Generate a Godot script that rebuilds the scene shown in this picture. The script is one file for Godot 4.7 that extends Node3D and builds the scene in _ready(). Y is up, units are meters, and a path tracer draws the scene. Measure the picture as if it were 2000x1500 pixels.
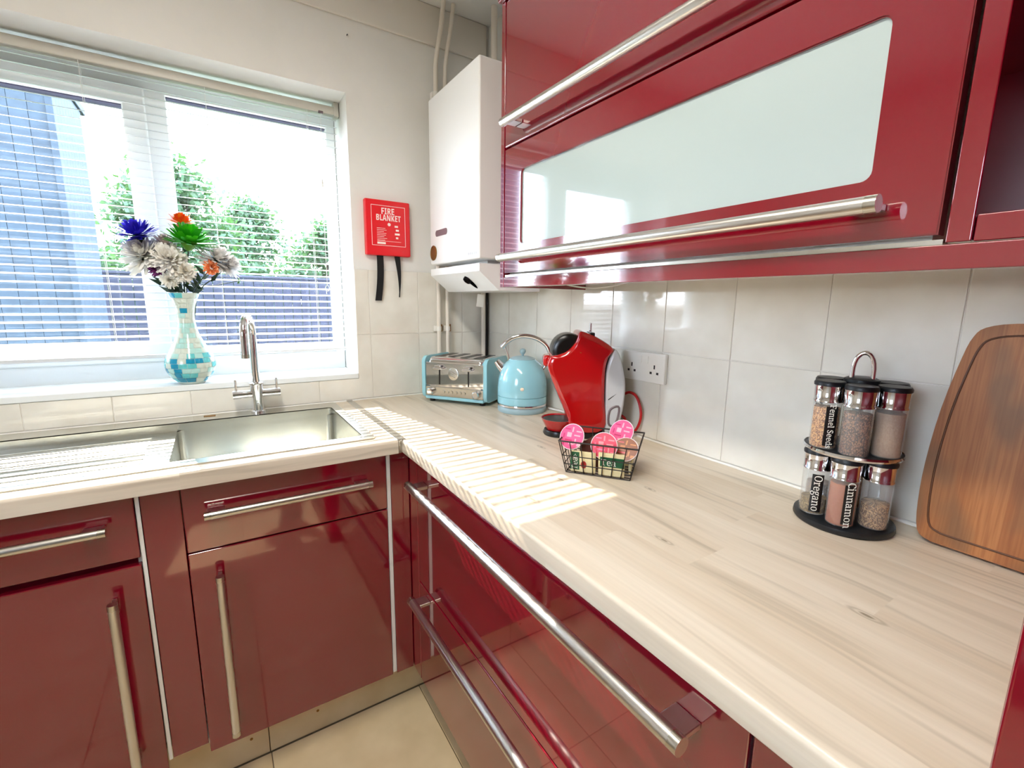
extends Node3D
# A fitted kitchen corner: all local heights are measured from the worktop surface, which lies H above the floor.
const H := 0.91
const CEIL := 1.482
var M := {}
var things: Array = []
var used := {}
var rng := RandomNumberGenerator.new()

# ------------------------------------------------------------------ mesh builder
class MB:
	var v := PackedVector3Array()
	var n := PackedVector3Array()
	var uv := PackedVector2Array()
	var own_uv := false

	func tri(a: Vector3, b: Vector3, c: Vector3, na: Vector3, nb: Vector3, nc: Vector3, ua := Vector2.ZERO, ub := Vector2.ZERO, uc := Vector2.ZERO) -> void:
		var g := (b - a).cross(c - a)
		if g.length_squared() < 1e-18:
			return
		if g.dot(na + nb + nc) < 0.0:
			v.append(a); v.append(b); v.append(c)
			n.append(na); n.append(nb); n.append(nc)
			uv.append(ua); uv.append(ub); uv.append(uc)
		else:
			v.append(a); v.append(c); v.append(b)
			n.append(na); n.append(nc); n.append(nb)
			uv.append(ua); uv.append(uc); uv.append(ub)

	func quad(a: Vector3, b: Vector3, c: Vector3, d: Vector3, out: Vector3) -> void:
		tri(a, b, c, out, out, out, Vector2(0, 0), Vector2(1, 0), Vector2(1, 1))
		tri(a, c, d, out, out, out, Vector2(0, 0), Vector2(1, 1), Vector2(0, 1))

	func quadn(a: Vector3, b: Vector3, c: Vector3, d: Vector3, na: Vector3, nb: Vector3, nc: Vector3, nd: Vector3) -> void:
		tri(a, b, c, na, nb, nc)
		tri(a, c, d, na, nc, nd)

	func box(lo: Vector3, hi: Vector3) -> MB:
		var p := [lo, hi]
		for ax in 3:
			for s in 2:
				var o := Vector3.ZERO
				o[ax] = -1.0 if s == 0 else 1.0
				var u := (ax + 1) % 3
				var w := (ax + 2) % 3
				var q := []
				for k in [[0, 0], [1, 0], [1, 1], [0, 1]]:
					var t := Vector3.ZERO
					t[ax] = p[s][ax]
					t[u] = p[k[0]][u]
					t[w] = p[k[1]][w]
					q.append(t)
				quad(q[0], q[1], q[2], q[3], o)
		return self

	func rbox(lo: Vector3, hi: Vector3, r: float, k := 2) -> MB:
		var size := hi - lo
		r = minf(r, minf(size.x, minf(size.y, size.z)) * 0.499)
		var il := lo + Vector3.ONE * r
		var ih := hi - Vector3.ONE * r
		for ax in 3:
			var u := (ax + 1) % 3
			var w := (ax + 2) % 3
			for s in [-1.0, 1.0]:
				var us := _steps(k)
				var grid := []
				for a in us:
					var row := []
					for b in us:
						var d := Vector3.ZERO
						d[ax] = s
						d[u] = a[1]
						d[w] = b[1]
						var dn := d.normalized()
						var c := Vector3.ZERO
						c[ax] = il[ax] if s < 0 else ih[ax]
						c[u] = il[u] if a[0] < 0 else ih[u]
						c[w] = il[w] if b[0] < 0 else ih[w]
						row.append([c + dn * r, dn])
					grid.append(row)
				for i in grid.size() - 1:
					for j in grid.size() - 1:
						var A: Array = grid[i][j]
						var B: Array = grid[i + 1][j]
						var C: Array = grid[i + 1][j + 1]
						var D: Array = grid[i][j + 1]
						quadn(A[0], B[0], C[0], D[0], A[1], B[1], C[1], D[1])
		return self

	func _steps(k: int) -> Array:
		var o := []
		for i in range(k, -1, -1):
			o.append([-1.0, -tan(PI / 4.0 * i / k)])
		for i in range(0, k + 1):
			o.append([1.0, tan(PI / 4.0 * i / k)])
		return o

	func tube(pts: Array, r, sides := 10, closed := false, flat := 1.0, up := Vector3.ZERO) -> MB:
		var m := pts.size()
		var rings := []
		var side := Vector3.ZERO
		for i in m:
			var t: Vector3
			if closed:
				t = (pts[(i + 1) % m] - pts[(i - 1 + m) % m]).normalized()
			else:
				t = (pts[mini(i + 1, m - 1)] - pts[maxi(i - 1, 0)]).normalized()
			if i == 0:
				var ref := up if up != Vector3.ZERO else (Vector3.UP if absf(t.y) < 0.9 else Vector3.RIGHT)
				side = ref.cross(t).normalized()
			else:
				side = (side - t * side.dot(t)).normalized()
			var other := t.cross(side).normalized()
			var rad: float = r[i] if r is Array else r
			var ring := []
			for j in sides:
				var a := TAU * j / sides
				var d := side * cos(a) + other * sin(a) * flat
				var nn := (side * cos(a) * flat + other * sin(a)).normalized()
				ring.append([pts[i] + d * rad, nn])
			rings.append(ring)
		var last := m if closed else m - 1
		for i in last:
			var ra: Array = rings[i]
			var rb: Array = rings[(i + 1) % m]
			for j in sides:
				var k := (j + 1) % sides
				quadn(ra[j][0], ra[k][0], rb[k][0], rb[j][0], ra[j][1], ra[k][1], rb[k][1], rb[j][1])
		if not closed:
			for e in [0, m - 1]:
				var t2: Vector3 = (pts[0] - pts[1]).normalized() if e == 0 else (pts[m - 1] - pts[m - 2]).normalized()
				for j in sides:
					var k := (j + 1) % sides
					tri(pts[e], rings[e][j][0], rings[e][k][0], t2, t2, t2)
		return self

	func lathe(prof: Array, seg := 32, c := Vector3.ZERO, a0 := 0.0, a1 := TAU) -> MB:
		var sn := []
		for i in prof.size() - 1:
			var d: Vector2 = prof[i + 1] - prof[i]
			sn.append(Vector2(d.y, -d.x).normalized())
		for i in prof.size() - 1:
			var n0: Vector2 = sn[i]
			var n1: Vector2 = sn[i]
			if i > 0 and sn[i].dot(sn[i - 1]) > 0.6:
				n0 = (sn[i] + sn[i - 1]).normalized()
			if i < sn.size() - 1 and sn[i].dot(sn[i + 1]) > 0.6:
				n1 = (sn[i] + sn[i + 1]).normalized()
			for j in seg:
				var t := a0 + (a1 - a0) * j / seg
				var s := a0 + (a1 - a0) * (j + 1) / seg
				var ct := Vector3(cos(t), 0, sin(t))
				var cs := Vector3(cos(s), 0, sin(s))
				var p0: Vector2 = prof[i]
				var p1: Vector2 = prof[i + 1]
				var y0 := Vector3(0, p0.y, 0) + c
				var y1 := Vector3(0, p1.y, 0) + c
				var A := ct * p0.x + y0
				var B := cs * p0.x + y0
				var C := cs * p1.x + y1
				var D := ct * p1.x + y1
				var nA := ct * n0.x + Vector3(0, n0.y, 0)
				var nB := cs * n0.x + Vector3(0, n0.y, 0)
				var nC := cs * n1.x + Vector3(0, n1.y, 0)
				var nD := ct * n1.x + Vector3(0, n1.y, 0)
				tri(A, B, C, nA, nB, nC, Vector2(float(j) / seg, p0.y), Vector2(float(j + 1) / seg, p0.y), Vector2(float(j + 1) / seg, p1.y))
				tri(A, C, D, nA, nC, nD, Vector2(float(j) / seg, p0.y), Vector2(float(j + 1) / seg, p1.y), Vector2(float(j) / seg, p1.y))
		return self

	func extrude(poly: PackedVector2Array, t: Transform3D, depth: float) -> MB:
		var m := poly.size()
		var area := 0.0
		for i in m:
			area += poly[i].cross(poly[(i + 1) % m])
		var sg := 1.0 if area > 0 else -1.0
		var idx := Geometry2D.triangulate_polygon(poly)
		var fz := t.basis * Vector3(0, 0, 1)
		for i in range(0, idx.size(), 3):
			for z in [0.0, depth]:
				var q := []
				for k in 3:
					var p := poly[idx[i + k]]
					q.append(t * Vector3(p.x, p.y, z))
				var o := fz if z == depth else -fz
				tri(q[0], q[1], q[2], o, o, o)
		var en := []
		for i in m:
			var d := poly[(i + 1) % m] - poly[i]
			en.append((Vector2(d.y, -d.x) * sg).normalized())
		for i in m:
			var a := poly[i]
			var b := poly[(i + 1) % m]
			var na: Vector2 = en[i]
			var nb: Vector2 = en[i]
			var pn: Vector2 = en[(i - 1 + m) % m]
			var nn: Vector2 = en[(i + 1) % m]
			if pn.dot(en[i]) > 0.8:
				na = (pn + en[i]).normalized()
			if nn.dot(en[i]) > 0.8:
				nb = (nn + en[i]).normalized()
			var wa := t.basis * Vector3(na.x, na.y, 0)
			var wb := t.basis * Vector3(nb.x, nb.y, 0)
			quadn(t * Vector3(a.x, a.y, 0), t * Vector3(b.x, b.y, 0), t * Vector3(b.x, b.y, depth), t * Vector3(a.x, a.y, depth), wa, wb, wb, wa)
		return self

	# a flat frame between two outlines with the same number of points
	func ring(inner: PackedVector2Array, outer: PackedVector2Array, t: Transform3D, depth: float) -> MB:
		var m := inner.size()
		var fz := t.basis * Vector3(0, 0, 1)
		for i in m:
			var k := (i + 1) % m
			for z in [0.0, depth]:
				quad(t * Vector3(inner[i].x, inner[i].y, z), t * Vector3(outer[i].x, outer[i].y, z), t * Vector3(outer[k].x, outer[k].y, z), t * Vector3(inner[k].x, inner[k].y, z), fz if z == depth else -fz)
			for pass_ in 2:
				var pa := inner[i] if pass_ == 0 else outer[i]
				var pb := inner[k] if pass_ == 0 else outer[k]
				var mid := (inner[i] + inner[k]) * 0.5
				var midO := (outer[i] + outer[k]) * 0.5
				var d := pb - pa
				if d.length() < 1e-7:
					continue
				var o2 := Vector2(d.y, -d.x).normalized()
				var want := (mid - midO) if pass_ == 0 else (midO - mid)
				if o2.dot(want) < 0:
					o2 = -o2
				# the hole's wall faces the hole's middle, away from the frame
				quad(t * Vector3(pa.x, pa.y, 0), t * Vector3(pb.x, pb.y, 0), t * Vector3(pb.x, pb.y, depth), t * Vector3(pa.x, pa.y, depth), t.basis * Vector3(o2.x, o2.y, 0))
		return self

	# a smooth skin over rings of equal size
	func loft(rings: Array, caps := true) -> MB:
		var R := rings.size()
		var m: int = rings[0].size()
		var mid := []
		for r in rings:
			var c := Vector3.ZERO
			for p in r:
				c += p
			mid.append(c / m)
		var nrm := []
		for i in R:
			var row := []
			for j in m:
				var du: Vector3 = rings[i][(j + 1) % m] - rings[i][(j - 1 + m) % m]
				var dv: Vector3 = rings[mini(i + 1, R - 1)][j] - rings[maxi(i - 1, 0)][j]
				var g := du.cross(dv)
				if g.length_squared() < 1e-20:
					g = rings[i][j] - mid[i]
				g = g.normalized()
				row.append(g)
			nrm.append(row)
		var sum := 0.0
		for i in R:
			for j in m:
				sum += nrm[i][j].dot(rings[i][j] - mid[i])
		var sg := 1.0 if sum > 0 else -1.0
		for i in R - 1:
			for j in m:
				var k := (j + 1) % m
				quadn(rings[i][j], rings[i][k], rings[i + 1][k], rings[i + 1][j], nrm[i][j] * sg, nrm[i][k] * sg, nrm[i + 1][k] * sg, nrm[i + 1][j] * sg)
		if caps:
			for e in [0, R - 1]:
				var o: Vector3 = (mid[0] - mid[1]).normalized() if e == 0 else (mid[R - 1] - mid[R - 2]).normalized()
				for j in m:
					tri(mid[e], rings[e][j], rings[e][(j + 1) % m], o, o, o)
		return self

	func xf(t: Transform3D) -> MB:
		var nb := t.basis.inverse().transposed()
		for i in v.size():
			v[i] = t * v[i]
			n[i] = (nb * n[i]).normalized()
		return self

	func mesh(pu := Vector3.ZERO, pv := Vector3.ZERO) -> ArrayMesh:
		if pu != Vector3.ZERO:
			for i in v.size():
				uv[i] = Vector2(v[i].dot(pu), v[i].dot(pv))
		var a := []
		a.resize(Mesh.ARRAY_MAX)
		a[Mesh.ARRAY_VERTEX] = v
		a[Mesh.ARRAY_NORMAL] = n
		a[Mesh.ARRAY_TEX_UV] = uv
		var me := ArrayMesh.new()
		me.add_surface_from_arrays(Mesh.PRIMITIVE_TRIANGLES, a)
		return me

# ------------------------------------------------------------------ scene helpers
func V(x: float, y: float, z: float) -> Vector3:
	return Vector3(x, y, z)

func numbered(called: String) -> String:
	if not used.has(called):
		used[called] = 0
		return called
	used[called] += 1
	return "%s_%03d" % [called, used[called]]

func thing(called: String, label: String, category: String, at := Vector3.ZERO, turn := 0.0, group := "") -> Node3D:
	var o := Node3D.new()
	o.name = numbered(called)
	add_child(o)
	o.position = at + V(0, H, 0)
	o.rotation.y = turn
	o.set_meta("label", label)
	o.set_meta("category", category)
	if group != "":
		o.set_meta("group", group)
	things.append(o)
	return o

func structure(called: String, label: String, category: String) -> Node3D:
	var o := thing(called, label, category)
	o.set_meta("kind", "structure")
	return o

func part_mesh(parent: Node, called: String, me: Mesh, mat: Material) -> MeshInstance3D:
	var o := MeshInstance3D.new()
	o.name = called
	o.mesh = me
	if me is PrimitiveMesh:
		(me as PrimitiveMesh).material = mat
	else:
		o.material_override = mat
	o.cast_shadow = GeometryInstance3D.SHADOW_CASTING_SETTING_ON
	parent.add_child(o, true)
	return o

func part(parent: Node, called: String, b: MB, mat: Material, pu := Vector3.ZERO, pv := Vector3.ZERO) -> MeshInstance3D:
	return part_mesh(parent, called, b.mesh(pu, pv), mat)

# put each thing's node at the middle of its base; its parts stay where they are
func settle() -> void:
	for o in things:
		var box := AABB()
		var first := true
		for c in o.get_children():
			if c is MeshInstance3D and c.mesh:
				var bb: AABB = c.transform * c.get_aabb()
				box = bb if first else box.merge(bb)
				first = false
		if first:
			continue
		var base := box.position + V(box.size.x * 0.5, 0, box.size.z * 0.5)
		for c in o.get_children():
			if c is Node3D:
				c.position -= base
		o.position += o.basis * base

func text(parent: Node, called: String, words: String, size: float, at: Vector3, basis: Basis, mat: Material, serif := false, bold := 400) -> MeshInstance3D:
	var t := TextMesh.new()
	t.text = words
	var f := SystemFont.new()
	f.font_names = PackedStringArray(["Droid Serif" if serif else "Droid Sans"])
	f.font_weight = bold
	t.font = f
	t.font_size = 64
	t.pixel_size = size / 64.0
	t.depth = 0.0006
	t.curve_step = 1.0
	var o := part_mesh(parent, called, t, mat)
	o.transform = Transform3D(basis, at)
	return o

func mat(c: Color, rough := 0.5, metal := 0.0, coat := 0.0) -> StandardMaterial3D:
	var m := StandardMaterial3D.new()
	m.albedo_color = c
	m.roughness = rough
	m.metallic = metal
	if coat > 0.0:
		m.clearcoat_enabled = true
		m.clearcoat = coat
		m.clearcoat_roughness = 0.03
	return m

func noise(freq: float, seed_: int, oct := 3) -> FastNoiseLite:
	var f := FastNoiseLite.new()
	f.noise_type = FastNoiseLite.TYPE_SIMPLEX_SMOOTH
	f.seed = seed_
	f.frequency = freq
	f.fractal_octaves = oct
	return f

func mottle(a: Color, b: Color, size: int, freq: float, seed_: int) -> ImageTexture:
	var f := noise(freq, seed_, 4)
	var src := f.get_seamless_image(size, size)
	src.convert(Image.FORMAT_RGB8)
	for y in size:
		for x in size:
			src.set_pixel(x, y, a.lerp(b, src.get_pixel(x, y).r))
	return ImageTexture.create_from_image(src)

func triplanar(m: StandardMaterial3D, tex: Texture2D, metres: float, world := true) -> StandardMaterial3D:
	m.albedo_texture = tex
	m.uv1_triplanar = true
	m.uv1_world_triplanar = world
	m.uv1_scale = Vector3.ONE / metres
	return m

# bleached-oak laminate printed as glued staves; u runs along the grain (2 m), v across (1 m)
func stave_image() -> ImageTexture:
	var w := 1600
	var h := 800
	var im := Image.create(w, h, false, Image.FORMAT_RGB8)
	var fine := noise(1.0, 11, 3)
	var broad := noise(1.0, 12, 2)
	var warp := noise(1.0, 13, 2)
	var streak := noise(1.0, 14, 3)
	var base := Color(0.79, 0.725, 0.63)
	var pale := Color(0.86, 0.815, 0.74)
	var grey := Color(0.55, 0.50, 0.42)
	var knots := [[1.06, 0.41, 0.010], [1.115, 0.525, 0.008], [1.20, 0.28, 0.005], [0.85, 0.31, 0.006], [1.36, 0.43, 0.006], [0.5, 0.2, 0.008], [1.62, 0.36, 0.007], [0.25, 0.7, 0.009], [1.75, 0.62, 0.008]]
	var rows := 11
	for y in h:
		var vv := float(y) / h
		var row := int(vv * rows)
		var rr := RandomNumberGenerator.new()
		rr.seed = 100 + row
		var cuts := []
		var at := rr.randf() * 0.5
		while at < 2.0:
			cuts.append([at, rr.randf(), rr.randf()])
			at += 0.45 + rr.randf() * 0.5
		for x in w:
			var u := 2.0 * x / w
			var tone: float = cuts[cuts.size() - 1][1]
			var sh: float = cuts[cuts.size() - 1][2]
			for c in cuts:
				if u >= c[0]:
					tone = c[1]
					sh = c[2]
			var wv := vv + 0.006 * warp.get_noise_2d(u * 3.0, vv * 8.0)
			var kk := 0.0
			for k in knots:
				var dx: float = (u - k[0]) / 3.2
				var dy: float = wv - k[1]
				var d := sqrt(dx * dx + dy * dy) / float(k[2])
				kk = maxf(kk, exp(-d * d * 1.4) * (0.55 + 0.45 * sin(d * 9.0)))
			var g := fine.get_noise_3d(u * 5.0, wv * 120.0, row * 7.3 + sh * 20.0)
			var b := broad.get_noise_3d(u * 1.6, wv * 14.0, row * 3.1 + sh * 9.0)
			var s := streak.get_noise_3d(u * 1.5, (wv + 0.010 * warp.get_noise_2d(u * 2.2, vv * 4.0)) * 30.0, row * 5.7 + sh * 31.0)
			var c2 := base.lerp(pale, clampf(0.25 + tone * 0.6 + b * 0.55, 0.0, 1.0))
			c2 = c2.lerp(grey, clampf(maxf(0.0, s - 0.20) * 0.95, 0.0, 0.4))
			c2 = c2.lerp(grey, clampf(0.04 + g * 0.09, 0.0, 0.2))
			c2 = c2.lerp(Color(0.40, 0.35, 0.27), clampf(kk * 0.75, 0.0, 0.7))
			im.set_pixel(x, y, c2)
	im.generate_mipmaps()
	return ImageTexture.create_from_image(im)

func board_image() -> ImageTexture:
	var w := 384
	var h := 512
	var im := Image.create(w, h, false, Image.FORMAT_RGB8)
	var fine := noise(1.0, 31, 3)
	var blot := noise(1.0, 32, 3)
	for y in h:
		for x in w:
			var u := float(x) / w
			var vv := float(y) / h
			var plank := int(u * 5.0)
			var t := fmod(plank * 0.37 + 0.2, 1.0)
			var c := Color(0.60, 0.36, 0.17).lerp(Color(0.69, 0.45, 0.24), t)
			var g := fine.get_noise_3d(u * 60.0, vv * 3.0, plank * 9.0)
			c = c.lerp(Color(0.48, 0.26, 0.10), clampf(0.15 + g * 0.5, 0.0, 0.5))
			var b := blot.get_noise_2d(u * 2.2, vv * 1.6)
			c = c.lerp(Color(0.46, 0.33, 0.21), clampf(b * 1.6, 0.0, 0.65))
			im.set_pixel(x, y, c)
	return ImageTexture.create_from_image(im)

func speckle(a: Color, b: Color, c: Color, seed_: int) -> ImageTexture:
	var r := RandomNumberGenerator.new()
	r.seed = seed_
	var im := Image.create(128, 128, false, Image.FORMAT_RGB8)
	im.fill(b)
	for i in 1100:
		var col := a.lerp(c, r.randf())
		var p := Vector2i(r.randi_range(0, 125), r.randi_range(0, 125))
		im.fill_rect(Rect2i(p, Vector2i(r.randi_range(1, 4), r.randi_range(2, 6))), col)
	return ImageTexture.create_from_image(im)

func pod_print(base: Color, mark: Color, pale: Color) -> ImageTexture:
	var im := Image.create(128, 128, false, Image.FORMAT_RGB8)
	im.fill(base)
	var bars := [[20, 24, 30, 7], [60, 14, 8, 26], [84, 30, 30, 7], [16, 52, 8, 24], [36, 44, 26, 24], [76, 52, 34, 7], [30, 80, 40, 8], [84, 72, 8, 28], [54, 98, 30, 7], [22, 100, 8, 18], [100, 92, 20, 16]]
	for i in bars.size():
		var r: Array = bars[i]
		im.fill_rect(Rect2i(r[0], r[1], r[2], r[3]), mark if i % 3 else pale)
	return ImageTexture.create_from_image(im)

func rrect(x0: float, y0: float, x1: float, y1: float, r: float, k := 5) -> PackedVector2Array:
	var o := PackedVector2Array()
	for c in [[x1 - r, y0 + r, -PI / 2], [x1 - r, y1 - r, 0.0], [x0 + r, y1 - r, PI / 2], [x0 + r, y0 + r, PI]]:
		for i in k + 1:
			var a: float = c[2] + PI / 2 * i / k
			o.append(Vector2(c[0] + cos(a) * r, c[1] + sin(a) * r))
	return o

# the outline of a rectangle with one point for each point of an inner outline
func outer_of(inner: PackedVector2Array, x0: float, y0: float, x1: float, y1: float, k := 5) -> PackedVector2Array:
	var o := PackedVector2Array()
	var corners := [Vector2(x1, y0), Vector2(x1, y1), Vector2(x0, y1), Vector2(x0, y0)]
	for i in inner.size():
		o.append(corners[int(i / float(k + 1))])
	return o

func spline(pts: Array, per := 8) -> Array:
	var o := []
	var m := pts.size()
	for i in m - 1:
		var a: Vector3 = pts[maxi(i - 1, 0)]
		var b: Vector3 = pts[i]
		var c: Vector3 = pts[i + 1]
		var d: Vector3 = pts[mini(i + 2, m - 1)]
		for k in per:
			o.append(b.cubic_interpolate(c, a, d, float(k) / per))
	o.append(pts[m - 1])
	return o

func materials() -> void:
	M.red = mat(Color(0.48, 0.01, 0.105), 0.07, 0.0, 1.0)
	M.red.clearcoat_roughness = 0.02
	M.red.metallic_specular = 0.7
	M.red_edge = mat(Color(0.44, 0.01, 0.105), 0.3)
	M.white_board = mat(Color(0.90, 0.89, 0.85), 0.4)
	M.steel = mat(Color(0.80, 0.79, 0.76), 0.24, 1.0)
	M.sink = mat(Color(0.84, 0.84, 0.81), 0.26, 1.0)
	M.chrome = mat(Color(0.90, 0.90, 0.91), 0.05, 1.0)
	M.alu = mat(Color(0.85, 0.84, 0.82), 0.28, 1.0)
	M.plaster = triplanar(mat(Color(1, 1, 1), 0.85), mottle(Color(0.895, 0.895, 0.875), Color(0.92, 0.92, 0.905), 256, 0.02, 5), 1.3)
	M.ceiling = mat(Color(0.93, 0.93, 0.92), 0.9)
	M.cream_wall = mat(Color(0.85, 0.83, 0.78), 0.85)
	M.band = mat(Color(0.90, 0.885, 0.85), 0.8)
	M.grout = mat(Color(0.88, 0.865, 0.83), 0.8)
	M.tile = []
	for i in 3:
		var m := triplanar(mat(Color(1, 1, 1), 0.045), mottle(Color(0.86, 0.84, 0.79).lightened(0.02 * i), Color(0.92, 0.91, 0.87), 256, 0.012, 40 + i), 0.55)
		m.metallic_specular = 0.6
		M.tile.append(m)
	M.floor_tile = []
	for i in 2:
		var m := triplanar(mat(Color(1, 1, 1), 0.32), mottle(Color(0.80, 0.71, 0.55).lightened(0.03 * i), Color(0.87, 0.79, 0.64), 256, 0.015, 60 + i), 0.7)
		M.floor_tile.append(m)
	M.floor_grout = mat(Color(0.42, 0.37, 0.29), 0.9)
	M.oak = mat(Color(1, 1, 1), 0.34)
	M.oak.albedo_texture = stave_image()
	M.sealant = mat(Color(0.92, 0.91, 0.88), 0.4)
	M.upvc = mat(Color(0.90, 0.915, 0.91), 0.6)
	M.upvc.metallic_specular = 0.3
	M.gasket = mat(Color(0.30, 0.27, 0.38), 0.6)
	M.slat = mat(Color(0.82, 0.825, 0.83), 0.75)
	M.rail = mat(Color(0.80, 0.79, 0.75), 0.4)
	M.cord = mat(Color(0.93, 0.93, 0.92), 0.7)
	M.clear = mat(Color(0.6, 0.65, 0.65, 0.012), 0.02)
	M.clear.transparency = BaseMaterial3D.TRANSPARENCY_ALPHA
	M.jar = mat(Color(0.92, 0.95, 0.94, 0.14), 0.03)
	M.jar.transparency = BaseMaterial3D.TRANSPARENCY_ALPHA
	M.frost = mat(Color(0.68, 0.735, 0.725), 0.04, 0.0, 1.0)
	M.frost.metallic_specular = 0.5
	M.boiler = mat(Color(0.93, 0.93, 0.92), 0.35)
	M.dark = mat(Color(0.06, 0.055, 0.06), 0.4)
	M.black = mat(Color(0.025, 0.025, 0.03), 0.28)
	M.navy = mat(Color(0.035, 0.06, 0.08), 0.42)
	M.pipe = mat(Color(0.90, 0.87, 0.82), 0.4)
	M.brass = mat(Color(0.55, 0.40, 0.20), 0.4, 0.8)
	M.blanket = mat(Color(0.90, 0.11, 0.15), 0.3)
	M.print_white = mat(Color(0.97, 0.90, 0.88), 0.5)
	M.strap = mat(Color(0.035, 0.035, 0.045), 0.8)
	M.blue = mat(Color(0.58, 0.80, 0.85), 0.14, 0.0, 0.6)
	M.blue_grey = mat(Color(0.60, 0.71, 0.74), 0.3)
	M.socket = mat(Color(0.92, 0.91, 0.88), 0.3)
	M.machine_red = mat(Color(0.69, 0.015, 0.04), 0.17, 0.0, 0.7)
	M.tank = mat(Color(0.78, 0.79, 0.80), 0.18)
	M.tank_dark = mat(Color(0.45, 0.40, 0.42), 0.25)
	M.hose = mat(Color(0.72, 0.05, 0.07), 0.35)
	M.wire = mat(Color(0.09, 0.06, 0.05), 0.5)
	M.paper = mat(Color(0.92, 0.87, 0.68), 0.6)
	M.paper_white = mat(Color(0.93, 0.92, 0.88), 0.6)
	M.green_print = mat(Color(0.02, 0.33, 0.19), 0.55)
	M.red_print = mat(Color(0.66, 0.14, 0.12), 0.55)
	M.pod_body = mat(Color(0.93, 0.86, 0.87), 0.4)
	M.pod_pink = mat(Color(1, 1, 1), 0.35)
	M.pod_pink.albedo_texture = pod_print(Color(0.90, 0.36, 0.55), Color(0.95, 0.68, 0.74), Color(0.80, 0.20, 0.42))
	M.pod_red = mat(Color(1, 1, 1), 0.35)
	M.pod_red.albedo_texture = pod_print(Color(0.84, 0.13, 0.25), Color(0.95, 0.56, 0.58), Color(0.90, 0.42, 0.55))
	M.pod_brown = mat(Color(1, 1, 1), 0.35)
	M.pod_brown.albedo_texture = pod_print(Color(0.55, 0.30, 0.17), Color(0.80, 0.52, 0.30), Color(0.85, 0.35, 0.38))
	M.cardboard = mat(Color(0.36, 0.16, 0.12), 0.6)
	M.leaf = mat(Color(0.07, 0.20, 0.11), 0.5)
	M.leaf_light = mat(Color(0.35, 0.58, 0.12), 0.5)
	M.stem = mat(Color(0.13, 0.24, 0.16), 0.5)
	M.mosaic = [mat(Color(0.80, 0.84, 0.79), 0.15), mat(Color(0.68, 0.85, 0.82), 0.15), mat(Color(0.38, 0.76, 0.77), 0.13), mat(Color(0.10, 0.56, 0.70), 0.13)]
	M.vase = mat(Color(0.84, 0.89, 0.86), 0.3)
	M.board = mat(Color(1, 1, 1), 0.45)
	M.board.albedo_texture = board_image()
	M.board_edge = mat(Color(0.36, 0.22, 0.13), 0.5)
	M.shed = []
	for i in 3:
		M.shed.append(triplanar(mat(Color(1, 1, 1), 0.8), mottle(Color(0.135, 0.175, 0.21).lightened(0.015 * i), Color(0.195, 0.245, 0.285), 256, 0.03, 80 + i), 0.9))
	M.fence = []
	for i in 3:
		M.fence.append(triplanar(mat(Color(1, 1, 1), 0.8), mottle(Color(0.14, 0.14, 0.19).lightened(0.015 * i), Color(0.20, 0.205, 0.265), 256, 0.03, 90 + i), 0.9))
	M.bark = mat(Color(0.22, 0.17, 0.13), 0.9)
	M.foliage = mat(Color(0.21, 0.31, 0.19), 0.6)
	M.foliage.backlight_enabled = true
	M.foliage.backlight = Color(0.20, 0.32, 0.12)
	M.lawn = triplanar(mat(Color(1, 1, 1), 0.95), mottle(Color(0.20, 0.27, 0.14), Color(0.33, 0.40, 0.24), 256, 0.05, 77), 2.0)
	M.lamp = mat(Color(0.95, 0.93, 0.88), 0.5)
	M.lamp.emission_enabled = true
	M.lamp.emission = Color(1.0, 0.86, 0.64)
	M.lamp.emission_energy_multiplier = 3.0

func _ready() -> void:
	rng.seed = 7
	# ---- camera
	var cam := Camera3D.new()
	cam.name = "camera"
	add_child(cam)
	cam.position = V(-1.02607, 0.38338 + H, 1.81873)
	cam.rotation_order = EULER_ORDER_YXZ
	cam.rotation = V(-0.173644, -0.570033, 0.013395)
	cam.fov = 79.5456
	cam.near = 0.02
	cam.current = true
	# ---- sky, exposure
	var we := WorldEnvironment.new()
	we.name = "environment"
	var e := Environment.new()
	e.tonemap_mode = Environment.TONE_MAPPER_LINEAR
	e.tonemap_exposure = 1.6
	e.background_mode = Environment.BG_SKY
	e.sdfgi_enabled = true
	e.ssao_enabled = true
	e.ssil_enabled = true
	var sky := Sky.new()
	var sm := ProceduralSkyMaterial.new()
	sm.sky_top_color = Color(0.74, 0.84, 0.97)
	sm.sky_horizon_color = Color(0.95, 0.97, 1.0)
	sm.ground_bottom_color = Color(0.35, 0.36, 0.33)
	sm.ground_horizon_color = Color(0.6, 0.62, 0.6)
	sm.sky_energy_multiplier = 3.2
	sm.ground_energy_multiplier = 1.0
	sky.sky_material = sm
	e.sky = sky
	we.environment = e
	add_child(we)
	# ---- sun, through the window and the slats onto the worktop
	var sun := DirectionalLight3D.new()
	sun.name = "sun"
	sun.light_color = Color(1.0, 0.96, 0.90)
	sun.light_energy = 5.0
	sun.light_angular_distance = 0.45
	sun.shadow_enabled = true
	add_child(sun)
	sun.look_at_from_position(Vector3.ZERO, V(0.175, -0.72, 1.0), Vector3.UP)

	materials()
	shell()
	window()
	outside()
	ceiling_lamp(V(-1.18, CEIL, 1.35), 1.0, 0.14)
	base_units()
	worktops()
	sink()
	wall_units()
	boiler()
	blind()
	tap()
	vase_and_flowers()
	fire_blanket()
	socket()
	toaster()
	kettle()
	coffee_machine()
	basket()
	spice_rack()
	chopping_board()
	settle()

# ------------------------------------------------------------------ the room
const WX0 := -1.80
const WX1 := -0.571
const WY0 := 0.106
const WY1 := 1.108
const TW := 0.1983
const TH := 0.2485

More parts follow.
